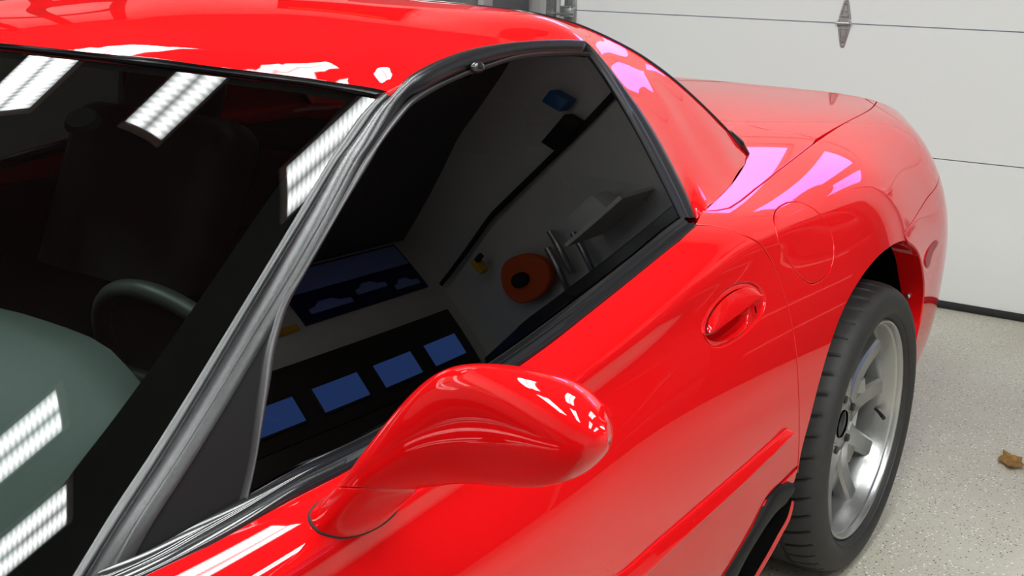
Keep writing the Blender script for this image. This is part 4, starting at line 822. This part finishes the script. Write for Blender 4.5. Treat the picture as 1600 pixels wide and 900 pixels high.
# ---- rear wheel
WC=np.array([2.654,-.898,.323])
def make_wheel(c,side=-1):
    c=tuple(c); st=set(bpy.data.objects)
    rim=lathe('wheel',[(.2455,.030),(.2462,.003),(.2458,-.001),(.243,-.003),(.239,-.002),(.2365,.002),(.235,.008),(.2325,.010),(.2305,.013),(.2285,.026),(.2245,.034),(.2225,.050),(.2205,.060),(.2185,.085),(.208,.10),(.204,.20),(.2455,.25)],ALLOY,centre=c,seg=128,ang=28)
    S=46*9; prof=[(.2440,.012),(.2470,.002),(.2520,-.008),(.2620,-.0155),(.2780,-.019),(.2960,-.0165),(.3080,-.009),(.3150,.001),(.3195,.012),(.3225,.026),(.3238,.045),(.3242,.062),(.3175,.064),(.3175,.074),(.3245,.076),(.3250,.118),(.318,.120),(.318,.130),(.325,.132),(.325,.175),(.318,.177),(.318,.187),(.3243,.189),(.322,.235),(.312,.262),(.28,.278),(.246,.262)]
    V=[];F=[];k=len(prof)
    for i in range(S):
        a=2*math.pi*i/S
        for j,(r,h) in enumerate(prof):
            if i%9==0 and 8<=j<=11: r-=.006
            V.append((c[0]+r*math.cos(a+(h*.9)),c[1]+h,c[2]+r*math.sin(a+(h*.9))))
    for i in range(S):
        j=(i+1)%S
        for q_ in range(k-1): F.append((i*k+q_,i*k+q_+1,j*k+q_+1,j*k+q_))
    ty=pydata('tyre',V,F,TYRE,ang=40)
    # raised letters ring line on the sidewall
    rg=lathe('sidewall_rib',[(.2555,-.0105),(.2565,-.0135),(.258,-.0135),(.2595,-.0145)],TYRE,centre=c,seg=96)
    # spokes
    bm=bmesh.new()
    def arm(a0,a1,r0,r1,w0,w1,h0,h1,th0,th1):
        # tapered bar from hub to rim with a raised crown
        p0=Vector((math.cos(a0)*r0,h0,math.sin(a0)*r0)); p1=Vector((math.cos(a1)*r1,h1,math.sin(a1)*r1)); d=(p1-p0); t=Vector((-d.z,0,d.x)).normalized(); rs=[]
        for s in np.linspace(0,1,9):
            p=p0.lerp(p1,s); wv=w0+(w1-w0)*s; th=th0+(th1-th0)*s; dip=.010*math.sin(math.pi*s)
            rs.append([bm.verts.new(p+t*x*wv+Vector((0,y+dip,0))) for x,y in ((-.5,th),(-.5,.006),(-.36,0),(.36,0),(.5,.006),(.5,th))])
        for a,b in zip(rs[:-1],rs[1:]):
            for i in range(6): j=(i+1)%6; bm.faces.new((a[i],a[j],b[j],b[i]))
        bm.faces.new(rs[0]); bm.faces.new(rs[-1][::-1])
    for s in range(5):
        a=math.radians(SPOKE0+72*s)
        for sg in (-1,1):
            arm(a+sg*.24,a+sg*.29,.060,.2245,.058,.043,.050,.038,.042,.035)
        # web between the two arms near the hub
        arm(a,a,.05,.140,.085,.050,.053,.050,.035,.035)
    # hub disc with bore
    n=60; pr_=[(.030,.120),(.030,.056),(.033,.053),(.050,.053),(.082,.055),(.089,.060),(.093,.075),(.093,.120)]; vs=[]
    for i in range(n):
        a=2*math.pi*i/n; vs.append([bm.verts.new((math.cos(a)*r,h,math.sin(a)*r)) for r,h in pr_])
    for i in range(n):
        for j in range(len(pr_)-1): bm.faces.new((vs[i][j],vs[i][j+1],vs[(i+1)%n][j+1],vs[(i+1)%n][j]))
    bmesh.ops.recalc_face_normals(bm,faces=bm.faces)
    me=bpy.data.meshes.new('spokes'); bm.to_mesh(me); bm.free(); smooth(me,30); me.transform(Matrix.Translation(c)); sp=link('spokes',me,ALLOY)
    subs=[ty,rg,sp]
    for s in range(5):
        a=math.radians(SPOKE0+72*s); x,z=c[0]+math.cos(a)*.060,c[2]+math.sin(a)*.060
        subs.append(lathe('lug_pocket',[(.0,.064),(.0155,.064),(.0155,.0525),(.0175,.0522),(.018,.056)],ALLOY,seg=24,centre=(x,c[1],z)))
        bm=bmesh.new(); bmesh.ops.create_cone(bm,cap_ends=True,segments=6,radius1=.0108,radius2=.0095,depth=.018); me=bpy.data.meshes.new('lug_nut'); bm.to_mesh(me); bm.free(); smooth(me,20)
        me.transform(Matrix.Translation((x,c[1]+.056,z))@Matrix.Rotation(math.pi/2,4,'X')); subs.append(link('lug_nut',me,DARKMETAL))
    bore=lathe('hub_bore',[(.0,.118),(.0305,.118),(.0305,.05),(.0308,.05)],CAVITY,seg=32,centre=c); subs.append(bore)
    subs.append(tube('valve_stem',[(c[0]+.213,c[1]+.045,c[2]-.03),(c[0]+.195,c[1]+.03,c[2]-.03),(c[0]+.172,c[1]+.012,c[2]-.032)],[.0035,.0035,.0048,.0048],BLK_MATT,n=14,seg=12))
    subs.append(lathe('brake_disc',[(.07,.135),(.165,.135),(.165,.155),(.07,.155)],STEEL,seg=64,centre=c))
    subs.append(lathe('brake_hub',[(.0,.10),(.075,.10),(.075,.16),(0,.16)],DARKMETAL,seg=40,centre=c))
    bx=box('brake_caliper',(c[0]+.05,c[1]+.105,c[2]-.02),(c[0]+.16,c[1]+.18,c[2]+.12),DARKMETAL,bev=.012); subs.append(bx)
    for o in subs: o.parent=rim
    return rim,subs
SPOKE0=23.
RW,subs=make_wheel(WC)
def copy_wheel(dxx,flip):
    r=RW.copy(); COL.objects.link(r)
    if flip: r.rotation_euler=(0,0,math.pi); r.location=(2*2.654+dxx if 0 else 2*WC[0]+dxx,0,0)
    else: r.location=(dxx,0,0)
    for s in subs: c=s.copy(); COL.objects.link(c); c.parent=r
    return r
copy_wheel(0,True); copy_wheel(-2.654,False); copy_wheel(-2.654,True)
# ---- cabin
o=box('cabin_floor',(.3,-.72,.20),(2.5,.72,.26),CAVITY); box('cabin_tub',(.35,-.74,.60),(.42,.74,.80),CAVITY)
def dash():
    V=[];F=[]; n=30; prof=[(.52,.78),(.66,.80),(.80,.835),(.90,.845),(.965,.835),(.99,.80),(.99,.70),(.95,.58)]
    for i in range(n+1):
        y=-.68+1.36*i/n; hump=.028*math.exp(-((y+.37)/.2)**4)+.02*math.exp(-((y)/.12)**4)
        side=-.02*abs(y/.68)**6
        for k,(x,z) in enumerate(prof): X_=x+.05*(k>=2)+hump*1.4*(k>=3); Z_=z+.0+(hump if 2<=k<=5 else 0)+side; V.append((X_,y,min(Z_,WS.P([[X_,y]])[0,2]-.03)))
    k=len(prof)
    for i in range(n):
        for j in range(k-1): F.append((i*k+j,i*k+j+1,(i+1)*k+j+1,(i+1)*k+j))
    o=pydata('dashboard',V,F,DASH,ang=60); bm=bmesh.new(); bm.from_mesh(o.data); bmesh.ops.recalc_face_normals(bm,faces=bm.faces); bm.to_mesh(o.data); bm.free(); smooth(o.data,60)
dash()
sw=np.array([1.28,-.37,.70]); nx=Vector((.90,0,.42)).normalized(); qq=nx.to_track_quat('Z','Y').to_matrix()
ringp=[sw+np.array(qq@Vector((.185*math.cos(a),.185*math.sin(a),0))) for a in np.linspace(0,2*math.pi,32,endpoint=False)]
STW=tube('steering_wheel',ringp,.0135,SEAT,n=96,seg=14,closed=True,up=tuple(nx))
hub=box('wheel_hub',(-.07,-.05,-.02),(.07,.05,.015),SEAT,bev=.02,seg=3); hub.data.transform(Matrix.Translation(Vector(sw))@qq.to_4x4()); hub.parent=STW
for a in (0,math.pi,-math.pi/2):
    p=[sw+np.array(qq@Vector((r*math.cos(a),r*math.sin(a),-.005))) for r in (.05,.11,.18)]; t=tube('wheel_spoke',p,.011,SEAT,n=10,seg=10); t.parent=STW
tube('steering_column',[sw-np.array(nx)*.02,sw-np.array(nx)*.15,sw-np.array(nx)*.3],.03,CAVITY,n=6)
def seat(y):
    c=box('seat',(1.12,y-.24,.30),(1.62,y+.24,.46),SEAT,bev=.06,seg=4)
    b=box('seat_backrest',(-.07,-.25,0),(.07,.25,.62),SEAT,bev=.06,seg=4); b.data.transform(Matrix.Translation((1.62,y,.40))@Matrix.Rotation(.38,4,'Y')); b.parent=c
    h=box('headrest',(-.045,-.13,.60),(.045,.13,.72),SEAT,bev=.04,seg=4); h.data.transform(Matrix.Translation((1.62,y,.40))@Matrix.Rotation(.38,4,'Y')); h.parent=c
    for s in (-1,1):
        b2=box('seat_bolster',(1.14,y+s*.215-.04,.36),(1.56,y+s*.215+.04,.51),SEAT,bev=.035,seg=4); b2.parent=c
seat(-.37); seat(.37)
box('rear_bulkhead',(2.15,-.60,.3),(2.2,.60,.90),CAVITY)
for s in (-1,1):
    box('door_inner_panel',(1.02,min(s*.735,s*.755),.28),(1.55,max(s*.735,s*.755),.758),CAVITY); box('quarter_inner_panel',(1.55,min(s*.715,s*.735),.28),(2.3,max(s*.715,s*.735),.80),CAVITY); box('parcel_shelf',(2.1,-.68,.84),(2.55,.68,.87),CAVITY)
# mirror base on the inside of the glass
mbp=C['mirror_base'][0]
bm=bmesh.new(); bmesh.ops.create_cone(bm,cap_ends=True,segments=28,radius1=.022,radius2=.018,depth=.008); me=bpy.data.meshes.new('mirror_mount'); bm.to_mesh(me); bm.free(); smooth(me,40)
nw=normals(WS,np.array([mbp[:2]]))[0]; me.transform(Matrix.Translation(Vector(WS.P(mbp[None,:2])[0]-nw*.008))@Vector(nw).to_track_quat('Z','Y').to_matrix().to_4x4()); link('mirror_mount',me,CAVITY)
# ---- sub-parts under their parts
for p_,cs in ((DOOR,(HCUP,MOULD)),(HCUP,())): 
    for c_ in cs: c_.parent=p_
for c_ in (HFLAP,LB,LC,KS): c_.parent=DOOR
for c_ in (MF,MG,MGL): c_.parent=MIRR
FUEL.parent=QUARTER; FLANGE.parent=QUARTER; MARK.parent=BUMPER; SKH.parent=SKIRT
def right_copy(o,parent=None):
    c=o.copy(); COL.objects.link(c)
    if parent is None: c.scale=(1,-1,1)
    else: c.parent=parent
    for ch in [x for x in bpy.data.objects if x.parent==o]: right_copy(ch,c)
for o in (DOOR,MIRR,BUMPER,ROCKER,FENDER,SKIRT,SKR): right_copy(o)
# ---- parent everything built since the root
for o in list(bpy.data.objects):
    if o in _before or o is CAR: continue
    if o.parent is None: rel(o,CAR)
